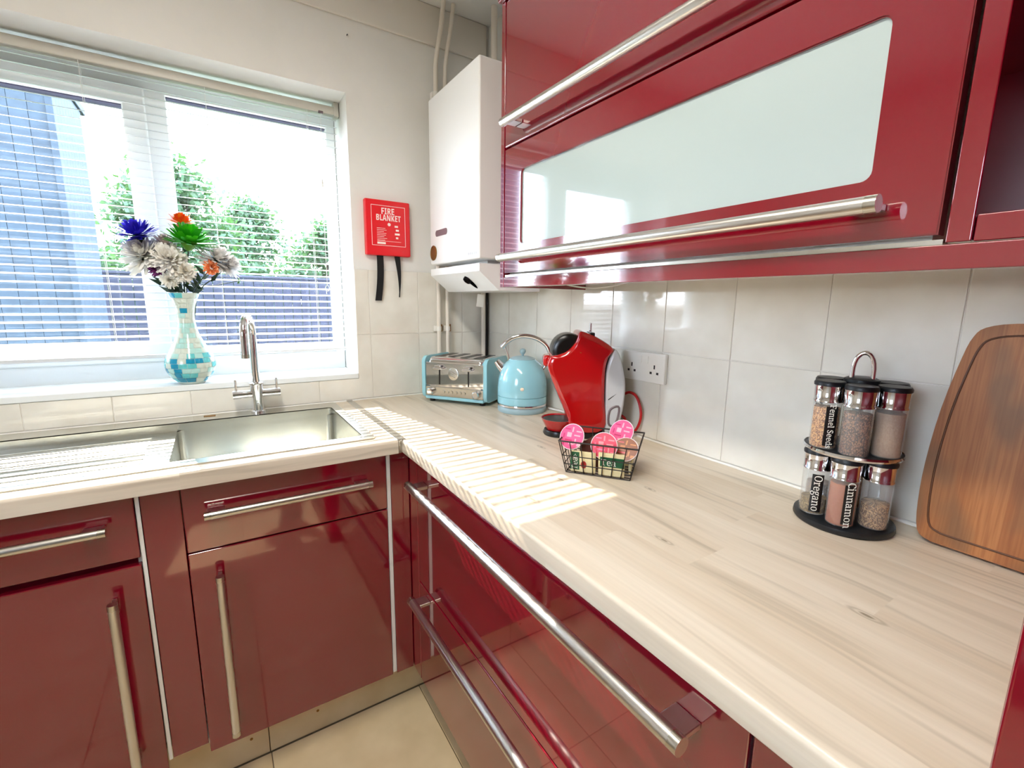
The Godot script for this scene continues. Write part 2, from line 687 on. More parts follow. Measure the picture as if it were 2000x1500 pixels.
func shell() -> void:
	var f := structure("floor", "beige square ceramic floor tiles with dark joints", "floor")
	part(f, "screed", MB.new().box(V(-2.7, -1.0, -0.27), V(0.12, -0.9125, 6.5)), M.floor_grout)
	var tile_mesh := MB.new().rbox(V(0.0015, 0, 0.0015), V(0.4495, 0.008, 0.4495), 0.0015, 1).mesh()
	for i in 5:
		for j in 13:
			var o := part_mesh(f, "floor_tile", tile_mesh, M.floor_tile[(i + j * 3) % 2])
			o.position = V(-0.54 - 0.45 * (i - 0), -0.918, 0.495 + 0.45 * j)
	var c := structure("ceiling", "plain white painted ceiling", "ceiling")
	part(c, "ceiling_board", MB.new().box(V(-2.7, CEIL, -0.27), V(0.12, CEIL + 0.1, 6.5)), M.ceiling)
	# window wall
	var w := structure("wall_back", "white painted window wall above cream wall tiles", "wall")
	var b := MB.new()
	var zf := -0.006
	b.box(V(-2.7, -0.99, -0.27), V(WX0, CEIL - 0.0005, zf))
	b.box(V(WX1, -0.99, -0.27), V(0.12, CEIL - 0.0005, zf))
	b.box(V(WX0, WY1, -0.27), V(WX1, CEIL - 0.0005, zf))
	b.box(V(WX0, -0.99, -0.27), V(WX1, WY0 - 0.02, zf))
	part(w, "plaster", b, M.plaster)
	# boxed band under the ceiling
	var t1 := structure("trim_1", "flat painted board band running below the ceiling over the window", "trim")
	part(t1, "band", MB.new().rbox(V(-2.59, 1.345, -0.0058), V(-0.0062, CEIL - 0.0008, 0.004), 0.003, 1), M.band)
	part(w, "grout", MB.new().box(V(WX1, 0.0, zf), V(-0.0065, 0.501, -0.002)).box(V(-2.2, 0.0, zf), V(WX1, 0.085, -0.002)), M.grout)
	var shared := {}
	var tilek := 0
	for col in 11:
		var xr := -0.122 + TW - TW * col
		var xl := xr - TW
		xr = minf(xr, -0.001)
		for row in 2:
			var y0 := 0.006 if row == 0 else 0.2565
			var y1 := 0.2545 if row == 0 else 0.501
			var a := xl + 0.001
			var bb := xr - 0.001
			if bb <= WX1:
				if row == 1:
					continue
				y1 = 0.0855
				_tile(w, V(a, y0, zf + 0.001), V(bb, y1, 0), shared, tilek)
			elif a >= WX1:
				_tile(w, V(a, y0, zf + 0.001), V(bb, y1, 0), shared, tilek)
			else:
				# one tile is notched round the corner of the opening
				var mb := MB.new()
				if row == 0:
					var poly := PackedVector2Array([Vector2(a, y0), Vector2(bb, y0), Vector2(bb, y1), Vector2(WX1 + 0.001, y1), Vector2(WX1 + 0.001, 0.0855), Vector2(a, 0.0855)])
					mb.extrude(poly, Transform3D(Basis(), V(0, 0, zf + 0.001)), 0.005)
				else:
					mb.rbox(V(WX1 + 0.001, y0, zf + 0.001), V(bb, y1, 0), 0.001, 1)
				part(w, "wall_tile", mb, M.tile[tilek % 3])
			tilek += 1
	# right-hand wall
	var r := structure("wall_right", "cream tiled wall behind the long worktop", "wall")
	part(r, "plaster", MB.new().box(V(0.006, -0.99, -0.0055), V(0.12, CEIL - 0.0005, 6.5)), M.plaster)
	part(r, "grout", MB.new().box(V(0.002, 0.0, 0.0), V(0.006, 0.503, 1.772)), M.grout)
	for col in 10:
		var z0 := 0.7818 - TW * 4 + TW * col
		var z1 := z0 + TW
		z0 = maxf(z0, 0.001)
		z1 = minf(z1, 1.771)
		if z1 - z0 < 0.01:
			continue
		for row in 2:
			var y0 := 0.006 if row == 0 else 0.2565
			var y1 := 0.2545 if row == 0 else 0.501
			_tile(r, V(0, y0, z0 + 0.001), V(0.005, y1, z1 - 0.001), shared, col * 2 + row)
	var l := structure("wall_left", "plain cream painted side wall round a glazed back door", "wall")
	var dz0 := 1.42
	var dz1 := 2.27
	part(l, "plaster", MB.new().box(V(-2.7, -0.99, -0.0055), V(-2.6, CEIL - 0.0005, dz0)).box(V(-2.7, -0.99, dz1), V(-2.6, CEIL - 0.0005, 6.5)).box(V(-2.7, 1.16, dz0), V(-2.6, CEIL - 0.0005, dz1)), M.cream_wall)
	var bd := structure("door_1", "white half-glazed back door in the side wall", "door")
	var df := MB.new()
	df.rbox(V(-2.68, -0.91, dz0 + 0.001), V(-2.62, 1.159, dz0 + 0.08), 0.004, 1)
	df.rbox(V(-2.68, -0.91, dz1 - 0.08), V(-2.62, 1.159, dz1 - 0.001), 0.004, 1)
	df.rbox(V(-2.68, 1.07, dz0 + 0.08), V(-2.62, 1.159, dz1 - 0.08), 0.004, 1)
	df.rbox(V(-2.67, -0.91, dz0 + 0.08), V(-2.63, 0.30, dz1 - 0.08), 0.004, 1)
	df.rbox(V(-2.68, 0.30, dz0 + 0.08), V(-2.62, 0.40, dz1 - 0.08), 0.004, 1)
	part(bd, "frame", df, M.upvc)
	for q in [[0.40, 1.07]]:
		part(bd, "pane", MB.new().box(V(-2.652, q[0], dz0 + 0.08), V(-2.648, q[1], dz1 - 0.08)), M.clear)
	var k := structure("wall_front", "plain cream painted end wall of the kitchen", "wall")
	part(k, "plaster", MB.new().box(V(-2.5995, -0.99, 6.4), V(0.0055, CEIL - 0.0005, 6.5)), M.cream_wall)
	# small black speck on the plaster
	var s := thing("wall_hook", "tiny black hook in the white wall above the window corner", "hook")
	part(s, "hook", MB.new().tube([V(-0.5585, 1.2935, -0.007), V(-0.5585, 1.2925, 0.004), V(-0.5585, 1.289, 0.006)], 0.0016, 6), M.black)

func _tile(parent: Node, lo: Vector3, hi: Vector3, shared: Dictionary, k: int) -> void:
	var size := hi - lo
	var key := "%.4f %.4f %.4f" % [size.x, size.y, size.z]
	if not shared.has(key):
		shared[key] = MB.new().rbox(Vector3.ZERO, size, 0.0012, 1).mesh()
	var o := part_mesh(parent, "wall_tile", shared[key], M.tile[(k * 7 + 1) % 3])
	o.position = lo

func window() -> void:
	var w := structure("window_1", "white plastic casement window with two panes and a painted sill", "window")
	# sill board, flush with the tiles
	part(w, "sill", MB.new().rbox(V(WX0 + 0.0005, WY0 - 0.0195, -0.2), V(WX1 - 0.0005, WY0, 0.003), 0.003), M.upvc)
	var z0 := -0.265
	var z1 := -0.2
	var b := MB.new()
	b.rbox(V(WX0 + 0.001, WY0 - 0.018, z0), V(WX1 - 0.001, 0.175, z1), 0.004)
	b.rbox(V(WX0 + 0.001, 1.0405, z0), V(WX1 - 0.001, WY1 - 0.001, z1), 0.004)
	b.rbox(V(WX0 + 0.001, 0.17, z0), V(WX0 + 0.05, 1.045, z1), 0.004)
	b.rbox(V(-0.606, 0.17, z0), V(WX1 - 0.001, 1.045, z1), 0.004)
	b.rbox(V(-1.175, 0.17, z0), V(-1.1045, 1.045, z1), 0.004)
	part(w, "frame", b, M.upvc)
	# fixed light: beads and glass
	var g := MB.new()
	g.rbox(V(-1.1045, 0.175, -0.25), V(-0.606, 0.212, -0.206), 0.004)
	part(w, "glazing_bead", g, M.upvc)
	var gk := MB.new()
	gk.box(V(-1.1045, 1.0365, -0.246), V(-0.606, 1.0405, -0.21))
	part(w, "gasket", gk, M.gasket)
	part(w, "pane", MB.new().box(V(-1.1045, 0.212, -0.234), V(-0.606, 1.0365, -0.230)), M.clear)
	# opening sash on the left with its own pane
	var s := MB.new()
	var sx0 := WX0 + 0.045
	s.rbox(V(sx0, 0.165, -0.258), V(-1.16, 0.235, -0.19), 0.006)
	s.rbox(V(sx0, 0.99, -0.258), V(-1.16, 1.05, -0.19), 0.006)
	s.rbox(V(sx0, 0.23, -0.258), V(sx0 + 0.06, 0.995, -0.19), 0.006)
	s.rbox(V(-1.221, 0.23, -0.258), V(-1.16, 0.995, -0.19), 0.006)
	var sash := part(w, "sash", s, M.upvc)
	part(sash, "gasket", MB.new().box(V(sx0 + 0.06, 0.986, -0.245), V(-1.221, 0.99, -0.2)), M.gasket)
	part(sash, "pane", MB.new().box(V(sx0 + 0.06, 0.235, -0.230), V(-1.221, 0.986, -0.226)), M.clear)
	part(sash, "handle", MB.new().rbox(V(-1.203, 0.52, -0.19), V(-1.181, 0.58, -0.18), 0.004).rbox(V(-1.199, 0.44, -0.183), V(-1.185, 0.56, -0.170), 0.005), M.upvc)

func ceiling_lamp(at: Vector3, length: float, wide: float) -> void:
	var t := thing("ceiling_light", "white rectangular ceiling light with a warm glowing diffuser", "light")
	part(t, "housing", MB.new().rbox(at + V(-wide / 2 - 0.012, -0.045, -length / 2 - 0.012), at + V(wide / 2 + 0.012, -0.0005, length / 2 + 0.012), 0.004), M.white_board)
	part(t, "diffuser", MB.new().rbox(at + V(-wide / 2, -0.052, -length / 2), at + V(wide / 2, -0.040, length / 2), 0.003, 1), M.lamp)
	var a := AreaLight3D.new()
	a.name = "ceiling_light_glow"
	a.area_size = Vector2(wide, length)
	a.light_energy = 1.5
	a.light_color = Color(1.0, 0.985, 0.95)
	a.shadow_enabled = true
	a.set("area_range", 10.0)
	t.add_child(a)
	a.position = at + V(0, -0.056, 0)
	a.rotation = V(-PI / 2, 0, 0)

func outside() -> void:
	var g := structure("ground", "green lawn outside the window", "ground")
	part(g, "lawn", MB.new().box(V(-9, -1.12, -14), V(6, -1.02, -0.275)), M.lawn)
	# shed with upright boards, left of the view
	var s := thing("garden_shed", "dark blue-grey timber shed with upright boards outside the window", "shed")
	var xe := -1.99
	part(s, "body", MB.new().box(V(-3.09, -1.02, -4.8), V(xe - 0.02, 2.2, -3.52)), M.shed[0])
	var bm := MB.new().rbox(V(0.0008, 0, 0), V(0.1092, 3.22, 0.02), 0.003, 1).mesh()
	for i in 10:
		var o := part_mesh(s, "board", bm, M.shed[(i * 5 + i / 3) % 3])
		o.position = V(xe - 0.02 - 0.11 * (i + 1), -1.02, -3.52)
	for i in 11:
		var o := part_mesh(s, "board", bm, M.shed[(i * 7 + 1) % 3])
		o.position = V(xe - 0.02, -1.02, -3.52 - 0.11 * i)
		o.rotation.y = PI / 2
	part(s, "corner_post", MB.new().rbox(V(xe - 0.02, -1.02, -3.52), V(xe + 0.025, 2.2, -3.475), 0.004, 1), M.shed[1])
	part(s, "roof", MB.new().rbox(V(-3.14, 2.2, -4.85), V(xe + 0.02, 2.28, -3.46), 0.01, 1), M.shed[2])
	# fence along the end of the garden
	var f := thing("garden_fence", "slate coloured fence of upright boards below the trees outside", "fence")
	var fm := MB.new().rbox(V(0.003, 0, 0), V(0.127, 1.72, 0.018), 0.004, 1).mesh()
	for i in 60:
		var o := part_mesh(f, "board", fm, M.fence[(i * 5 + i / 4) % 3])
		o.position = V(-4.0 + 0.13 * i, -1.02, -6.3)
	for y in [-0.7, 0.4]:
		part(f, "rail", MB.new().rbox(V(-4.0, y, -6.34), V(3.8, y + 0.08, -6.302), 0.004, 1), M.fence[0])
	part(f, "cap", MB.new().rbox(V(-4.0, 0.70, -6.33), V(3.8, 0.74, -6.27), 0.006, 1), M.fence[1])
	tree(V(-1.5, -1.02, -8.2), 3.7, 1.05, 31, "bushy_tree", "tall loose green tree rising behind the fence", M.foliage, 7500)
	tree(V(-0.15, -1.02, -10.9), 3.5, 1.0, 32, "bushy_tree", "lower rounded dense tree behind the middle of the fence", M.foliage, 7500)
	tree(V(0.95, -1.02, -8.2), 2.85, 1.0, 33, "bushy_tree", "short loose tree behind the fence by the window jamb", M.foliage, 6000)
	tree(V(-3.1, -1.02, -10.9), 2.5, 0.9, 34, "bushy_tree", "small green tree seen between the shed and the mullion", M.foliage, 4500)

func tree(at: Vector3, tall: float, wide: float, seed_: int, called: String, label: String, m: Material, count: int) -> void:
	var r := RandomNumberGenerator.new()
	r.seed = seed_
	var t := thing(called, label, "tree", Vector3.ZERO, 0.0, "trees behind the fence")
	var tr := MB.new()
	tr.tube([at, at + V(0.05, tall * 0.4, 0), at + V(0, tall * 0.75, 0.05)], [0.09, 0.06, 0.02], 8)
	var lf := MB.new()
	var clumps := []
	for i in 60:
		var h := 0.26 + 0.72 * r.randf()
		var rad := wide * sin(PI * clampf(h * 0.9 + 0.1, 0.0, 1.0)) * (0.35 + 0.6 * r.randf()) + 0.05
		var a := r.randf() * TAU
		var c := at + V(cos(a) * rad, tall * h, sin(a) * rad * 0.8)
		clumps.append(c)
		if i < 12:
			tr.tube([at + V(0, tall * h * 0.55, 0), c], [0.02, 0.006], 5)
	for i in count:
		var c: Vector3 = clumps[r.randi() % clumps.size()]
		var d := V(r.randfn(), r.randfn() * 0.8, r.randfn()) * 0.17 * wide
		var p := c + d
		var u := V(r.randfn(), r.randfn(), r.randfn()).normalized()
		var w := u.cross(V(r.randfn(), r.randfn(), r.randfn())).normalized()
		var s := 0.04 + 0.045 * r.randf()
		var nn := u.cross(w)
		lf.quad(p - u * s, p + w * s * 0.5, p + u * s, p - w * s * 0.5, nn)
	part(t, "trunk", tr, M.bark)
	var fo := part(t, "foliage", lf, m)
	fo.set_meta("kind", "stuff")

# ------------------------------------------------------------------ fitted units
# bar handle from a to b standing off along out, with a flat bracket at either end
func bar_handle(parent: Node, a: Vector3, b: Vector3, out: Vector3, r := 0.0095, reach := 0.034) -> void:
	var d := (b - a).normalized()
	var up := d.cross(out).normalized()
	var m := MB.new()
	var pts := [a, a + d * 0.002, b - d * 0.002, b]
	m.tube(pts, [r * 0.9, r, r, r * 0.9], 18, false, 1.0, up)
	var h := part(parent, "handle", m, M.alu)
	for e in [a + d * 0.022, b - d * 0.022]:
		var q := MB.new()
		q.rbox(V(-0.018, -0.0045, 0), V(0.018, 0.0045, reach), 0.0015, 1)
		q.xf(Transform3D(Basis(d, up, d.cross(up).normalized() if d.cross(up).dot(out) < 0 else -d.cross(up).normalized()), e))
		part(h, "bracket", q, M.alu)
	for e2 in [a, b]:
		var s := -1.0 if e2 == a else 1.0
		part(h, "end_cap", MB.new().tube([e2 - d * s * 0.012, e2 + d * s * 0.001], r + 0.0003, 18), M.steel)

func base_units() -> void:
	var FZ := 0.5674
	# ---- sink unit
	var s := thing("sink_base_unit", "burgundy gloss sink unit with one drawer front over one door", "cupboard")
	part(s, "carcass", MB.new().box(V(-1.203, -0.734, 0.02), V(-1.187, -0.045, FZ - 0.023)).box(V(-0.647, -0.752, 0.02), V(-0.637, -0.045, FZ + 0.0005)).box(V(-1.187, -0.752, 0.02), V(-0.647, -0.737, 0.545)), M.white_board)
	part(s, "edge_strip", MB.new().box(V(-1.2085, -0.735, FZ - 0.0035), V(-1.2015, -0.045, FZ - 0.001)), M.white_board)
	part(s, "filler_panel", MB.new().rbox(V(-1.2005, -0.735, FZ - 0.022), V(-1.1275, -0.044, FZ - 0.003), 0.0015, 1), M.red)
	var df := part(s, "drawer_front", MB.new().rbox(V(-1.1255, -0.209, FZ - 0.02), V(-0.648, -0.046, FZ), 0.0025), M.red)
	bar_handle(df, V(-1.083, -0.111, FZ + 0.036), V(-0.699, -0.111, FZ + 0.036), V(0, 0, 1))
	var d := part(s, "door", MB.new().rbox(V(-1.1255, -0.7605, FZ - 0.02), V(-0.648, -0.2125, FZ), 0.0025), M.red)
	bar_handle(d, V(-1.066, -0.710, FZ + 0.036), V(-1.066, -0.268, FZ + 0.036), V(0, 0, 1))
	# ---- unit further along
	var l := thing("drawer_and_door_unit", "burgundy gloss unit under the draining board with a drawer above its door", "cupboard")
	part(l, "carcass", MB.new().box(V(-1.80, -0.752, 0.02), V(-1.79, -0.045, FZ - 0.021)).box(V(-1.2185, -0.752, 0.02), V(-1.2095, -0.045, FZ - 0.021)).box(V(-1.79, -0.752, 0.02), V(-1.2185, -0.737, 0.545)), M.white_board)
	part(l, "rail", MB.new().box(V(-1.79, -0.2155, FZ - 0.045), V(-1.2185, -0.19, FZ - 0.03)), M.red_edge)
	var ldf := part(l, "drawer_front", MB.new().rbox(V(-1.798, -0.192, FZ - 0.02), V(-1.211, -0.046, FZ), 0.0025), M.red)
	bar_handle(ldf, V(-1.742, -0.103, FZ + 0.036), V(-1.257, -0.103, FZ + 0.036), V(0, 0, 1))
	var ld := part(l, "door", MB.new().rbox(V(-1.798, -0.7605, FZ - 0.02), V(-1.211, -0.2095, FZ), 0.0025), M.red)
	bar_handle(ld, V(-1.2635, -0.705, FZ + 0.036), V(-1.2635, -0.269, FZ + 0.036), V(0, 0, 1))
	# ---- corner post
	var c := thing("corner_post", "burgundy gloss corner filler between the sink unit and the drawers", "panel")
	part(c, "panel", MB.new().rbox(V(-0.6355, -0.7605, FZ - 0.02), V(-0.5815, -0.044, FZ), 0.0015, 1), M.red)
	part(c, "panel", MB.new().rbox(V(-0.58, -0.7605, FZ - 0.02), V(-0.56, -0.044, 0.627), 0.0015, 1), M.red)
	# ---- pan drawers
	var w := thing("pan_drawer_unit", "wide crimson gloss unit with two deep pan drawers", "drawers")
	part(w, "carcass", MB.new().box(V(-0.558, -0.752, 0.63), V(-0.03, -0.045, 0.642)).box(V(-0.558, -0.752, 1.592), V(-0.03, -0.045, 1.6035)).box(V(-0.558, -0.752, 0.642), V(-0.03, -0.74, 1.592)), M.white_board)
	var a := part(w, "drawer_front", MB.new().rbox(V(-0.58, -0.4255, 0.629), V(-0.56, -0.046, 1.6035), 0.003), M.red)
	bar_handle(a, V(-0.622, -0.1075, 0.672), V(-0.622, -0.1075, 1.552), V(-1, 0, 0), 0.0115, 0.042)
	var a2 := part(w, "drawer_front", MB.new().rbox(V(-0.58, -0.7605, 0.629), V(-0.56, -0.4295, 1.6035), 0.003), M.red)
	bar_handle(a2, V(-0.622, -0.4515, 0.674), V(-0.622, -0.4515, 1.552), V(-1, 0, 0), 0.0115, 0.042)
	# ---- next door along and the tall unit that ends the run
	var n := thing("narrow_base_unit", "narrow burgundy gloss door unit beside the pan drawers", "cupboard")
	part(n, "carcass", MB.new().box(V(-0.558, -0.752, 1.606), V(-0.03, -0.045, 1.771)), M.white_board)
	part(n, "door", MB.new().rbox(V(-0.58, -0.7605, 1.6075), V(-0.56, -0.046, 1.771), 0.003), M.red)
	var tu := thing("tall_unit", "tall burgundy gloss unit at the end of the worktop", "cupboard")
	part(tu, "carcass", MB.new().box(V(-0.598, -0.91, 1.776), V(-0.008, 1.3, 2.36)), M.red_edge)
	part(tu, "door", MB.new().rbox(V(-0.62, -0.76, 1.774), V(-0.6, 1.3, 2.36), 0.003), M.red)
	# ---- plinths
	var p := thing("plinth", "beige tiled plinth under the sink units", "plinth")
	part(p, "plinth_tile", MB.new().rbox(V(-0.991, -0.909, 0.478), V(-0.508, -0.763, 0.4925), 0.001, 1), M.floor_tile[0])
	part(p, "plinth_tile", MB.new().rbox(V(-1.80, -0.909, 0.478), V(-0.993, -0.763, 0.4925), 0.001, 1), M.floor_tile[0])
	for x in [-0.86, -1.036]:
		part(p, "screw", MB.new().tube([V(x, -0.842, 0.4915), V(x, -0.842, 0.4935)], 0.004, 10), M.brass)
	var p2 := thing("plinth", "beige plinth under the pan drawers", "plinth")
	part(p2, "plinth_board", MB.new().rbox(V(-0.507, -0.909, 0.494), V(-0.493, -0.763, 1.772), 0.001, 1), M.floor_tile[1])

const RIM_X0 := -1.78
const RIM_X1 := -0.668
const RIM_Z0 := 0.014
const RIM_Z1 := 0.552

func worktops() -> void:
	var t := -0.0375
	# long run along the right wall: front edge rolled over
	var r := thing("long_worktop", "pale bleached-oak worktop along the right wall with a rolled front edge", "worktop")
	var prof := PackedVector2Array([Vector2(-0.001, t), Vector2(-0.001, 0)])
	for i in 7:
		var a := PI / 2 + PI / 2 * i / 6
		prof.append(Vector2(-0.603 + cos(a) * 0.007, -0.007 + sin(a) * 0.007))
	for i in 4:
		var a := PI + PI / 2 * i / 3
		prof.append(Vector2(-0.607 + cos(a) * 0.003, t + 0.003 + sin(a) * 0.003))
	var b := MB.new()
	b.extrude(prof, Transform3D(Basis(), V(0, 0, 0.001)), 1.7725)
	part(r, "top", b, M.oak, V(0, 0, 0.5), V(-1, -1, 0))
	part(r, "joint_strip", MB.new().rbox(V(-0.6205, -0.037, 0.003), V(-0.6105, 0.0008, 0.601), 0.0006, 1).rbox(V(-0.622, 0.0002, 0.003), V(-0.598, 0.0014, 0.598), 0.0005, 1), M.steel)
	part(r, "sealant", MB.new().tube([V(-0.002, 0.0015, 0.004), V(-0.002, 0.0015, 1.77)], 0.0035, 8), M.sealant)
	part(r, "sealant", MB.new().tube([V(-0.600, 0.0015, 0.003), V(-0.004, 0.0015, 0.003)], 0.0035, 8), M.sealant)
	# short run with the cut-out for the sink
	var s := thing("sink_worktop", "pale bleached-oak worktop holding the steel sink below the window", "worktop")
	var m := MB.new()
	var cz0 := RIM_Z0 + 0.018
	var cz1 := RIM_Z1 - 0.018
	m.box(V(-2.1, t, 0.001), V(-0.621, 0, cz0))
	m.box(V(-2.1, t, cz0), V(RIM_X0 + 0.018, 0, cz1))
	m.box(V(RIM_X1 - 0.018, t, cz0), V(-0.621, 0, cz1))
	var p2 := PackedVector2Array([Vector2(-cz1, t), Vector2(-cz1, 0)])
	for i in 7:
		var a := PI / 2 + PI / 2 * i / 6
		p2.append(Vector2(-0.594 + cos(a) * 0.007, -0.007 + sin(a) * 0.007))
	p2.append(Vector2(-0.601, t))
	m.extrude(p2, Transform3D(Basis(V(0, 0, -1), V(0, 1, 0), V(1, 0, 0)), V(-2.1, 0, 0)), 1.479)
	part(s, "top", m, M.oak, V(-0.5, 0, 0), V(0, -1, 1))
	part(s, "sealant", MB.new().tube([V(-2.1, 0.0015, 0.002), V(-0.623, 0.0015, 0.002)], 0.0035, 8), M.sealant)

func sink() -> void:
	var s := thing("kitchen_sink", "brushed steel inset sink with a deep bowl and grooved drainer", "sink")
	var flat := Basis(V(1, 0, 0), V(0, 0, 1), V(0, -1, 0))   # x, z plane, thickness downwards
	var ix0 := -1.735
	var ix1 := -0.697
	var iz0 := 0.092
	var iz1 := 0.513
	var inner := rrect(ix0, iz0, ix1, iz1, 0.012)
	var outer := rrect(RIM_X0, RIM_Z0, RIM_X1, RIM_Z1, 0.014)
	var rim := MB.new()
	rim.ring(inner, outer, Transform3D(flat, V(0, 0.0035, 0)), 0.003)
	# the step down to the drainer level
	var hi := []
	var lo := []
	for p in inner:
		hi.append(V(p.x, 0.0035, p.y))
		lo.append(V(p.x, -0.022, p.y))
	for i in hi.size():
		var k := (i + 1) % hi.size()
		var d: Vector3 = hi[k] - hi[i]
		var o := V(-d.z, 0, d.x).normalized()
		if d.length() > 1e-6:
			rim.quad(hi[i], hi[k], lo[k], lo[i], o)
	part(s, "rim", rim, M.sink)
	# drainer plate with raised ribs
	var dr := MB.new()
	dr.box(V(ix0, -0.0245, iz0), V(-1.153, -0.022, iz1))
	var drn := part(s, "drainer", dr, M.sink)
	for i in 8:
		var z := 0.15 + 0.042 * i
		part(drn, "rib", MB.new().rbox(V(-1.66, -0.0225, z), V(-1.21, -0.0195, z + 0.006), 0.0014, 1), M.sink)
	# bowl
	var rings := []
	for q in [[0.0, -0.022], [0.002, -0.10], [0.004, -0.16], [0.012, -0.178], [0.03, -0.186], [0.2, -0.190]]:
		var ring := []
		for p in rrect(-1.153 + q[0], iz0 + q[0], ix1 - q[0], iz1 - q[0], 0.02 if q[0] < 0.1 else 0.008):
			ring.append(V(p.x, q[1], p.y))
		rings.append(ring)
	part(s, "bowl", MB.new().loft(rings, false), M.sink)
	part(s, "waste", MB.new().lathe([Vector2(0.0, -0.186), Vector2(0.03, -0.186), Vector2(0.04, -0.1885)], 24, V(-0.925, 0, 0.30)), M.chrome)
	part(s, "clip", MB.new().rbox(V(-1.083, 0.0036, 0.03), V(-1.05, 0.0052, 0.046), 0.0006, 1), M.brass)

func wall_units() -> void:
	var FX := -0.32
	var w := thing("wall_cabinet", "crimson gloss wall cabinet with a solid upper flap over a glazed flap", "cupboard")
	part(w, "carcass", MB.new().box(V(-0.298, 0.462, 0.664), V(-0.006, 0.478, 1.606)).box(V(-0.298, 0.478, 0.664), V(-0.006, 1.153, 0.68)).box(V(-0.298, 0.478, 1.594), V(-0.006, 1.153, 1.606)).box(V(-0.298, 1.137, 0.68), V(-0.006, 1.153, 1.594)).box(V(-0.02, 0.478, 0.68), V(-0.006, 1.137, 1.594)), M.white_board)
	part(w, "end_panel", MB.new().rbox(V(FX, 0.428, 0.6445), V(-0.006, 1.157, 0.6625), 0.0015, 1), M.red)
	part(w, "light_pelmet", MB.new().rbox(V(FX, 0.4275, 0.664), V(-0.30, 0.4555, 1.771), 0.0015, 1), M.red)
	part(w, "under_rail", MB.new().box(V(FX + 0.004, 0.4562, 0.664), V(-0.299, 0.4618, 1.621)), M.steel)
	part(w, "cornice", MB.new().rbox(V(FX - 0.012, 1.1575, 0.640), V(-0.006, 1.19, 1.771), 0.004, 1), M.red)
	# upper flap
	var u := part(w, "upper_flap", MB.new().rbox(V(FX, 0.7985, 0.665), V(FX + 0.02, 1.155, 1.6185), 0.004), M.red)
	bar_handle(u, V(-0.357, 0.8435, 0.712), V(-0.357, 0.8435, 1.568), V(-1, 0, 0), 0.0105, 0.036)
	# lower flap: a frame round the glass
	var hole := rrect(0.748, 0.5405, 1.542, 0.7275, 0.012)
	var edge := outer_of(hole, 0.667, 0.467, 1.6165, 0.7935)
	var yz := Basis(V(0, 0, 1), V(0, 1, 0), V(-1, 0, 0))
	var fr := MB.new()
	fr.ring(hole, edge, Transform3D(yz, V(FX + 0.02, 0, 0)), 0.0185)
	# softened outer border in front
	var hole2 := rrect(0.7465, 0.539, 1.5435, 0.729, 0.0135)
	var edge2 := outer_of(hole2, 0.6685, 0.4685, 1.615, 0.792)
	fr.ring(hole2, edge2, Transform3D(yz, V(FX + 0.0015, 0, 0)), 0.0015)
	var lw := part(w, "lower_flap", fr, M.red)
	var gl := rrect(0.7475, 0.540, 1.5425, 0.728, 0.0125)
	part(lw, "frosted_glass", MB.new().extrude(gl, Transform3D(yz, V(FX + 0.010, 0, 0)), 0.005), M.frost)
	bar_handle(lw, V(-0.357, 0.5045, 0.700), V(-0.357, 0.5045, 1.5675), V(-1, 0, 0), 0.0105, 0.036)
	# open shelf unit at the end
	var o := thing("open_shelf_unit", "crimson open-fronted shelf unit beside the wall cabinet", "shelf")
	part(o, "side_panel", MB.new().rbox(V(FX + 0.001, 0.4575, 1.6235), V(-0.007, 1.155, 1.6455), 0.0015, 1), M.red)
	part(o, "side_panel", MB.new().rbox(V(FX + 0.001, 0.4575, 1.7535), V(-0.007, 1.155, 1.7715), 0.0015, 1), M.red)
	part(o, "shelf", MB.new().rbox(V(FX + 0.003, 0.457, 1.6465), V(-0.007, 0.4855, 1.7525), 0.0015, 1), M.red)
	part(o, "shelf", MB.new().rbox(V(FX + 0.003, 0.722, 1.6465), V(-0.007, 0.74, 1.7525), 0.0015, 1), M.red)
	part(o, "back_panel", MB.new().box(V(-0.018, 0.4855, 1.6465), V(-0.008, 1.15, 1.7525)), M.red_edge)
	# wiring under the cabinet
	var c := thing("lighting_cable", "thin white cable looping below the wall cabinet", "cable")
	part(c, "cable", MB.new().tube(spline([V(-0.16, 0.4605, 0.70), V(-0.15, 0.440, 0.735), V(-0.12, 0.429, 0.80), V(-0.09, 0.434, 0.87), V(-0.06, 0.450, 0.93), V(-0.04, 0.4605, 0.96)]), 0.0022, 6), M.cord)
	for a in [[0.74, 0.83, "small black box under the wall cabinet at its boiler end"], [0.92, 0.985, "small black box under the wall cabinet above the coffee machine"]]:
		var d := thing("light_driver", a[2], "box", Vector3.ZERO, 0.0, "black boxes under the wall cabinet")
		part(d, "case", MB.new().rbox(V(-0.115, 0.446, a[0]), V(-0.075, 0.4618, a[1]), 0.002, 1), M.black)

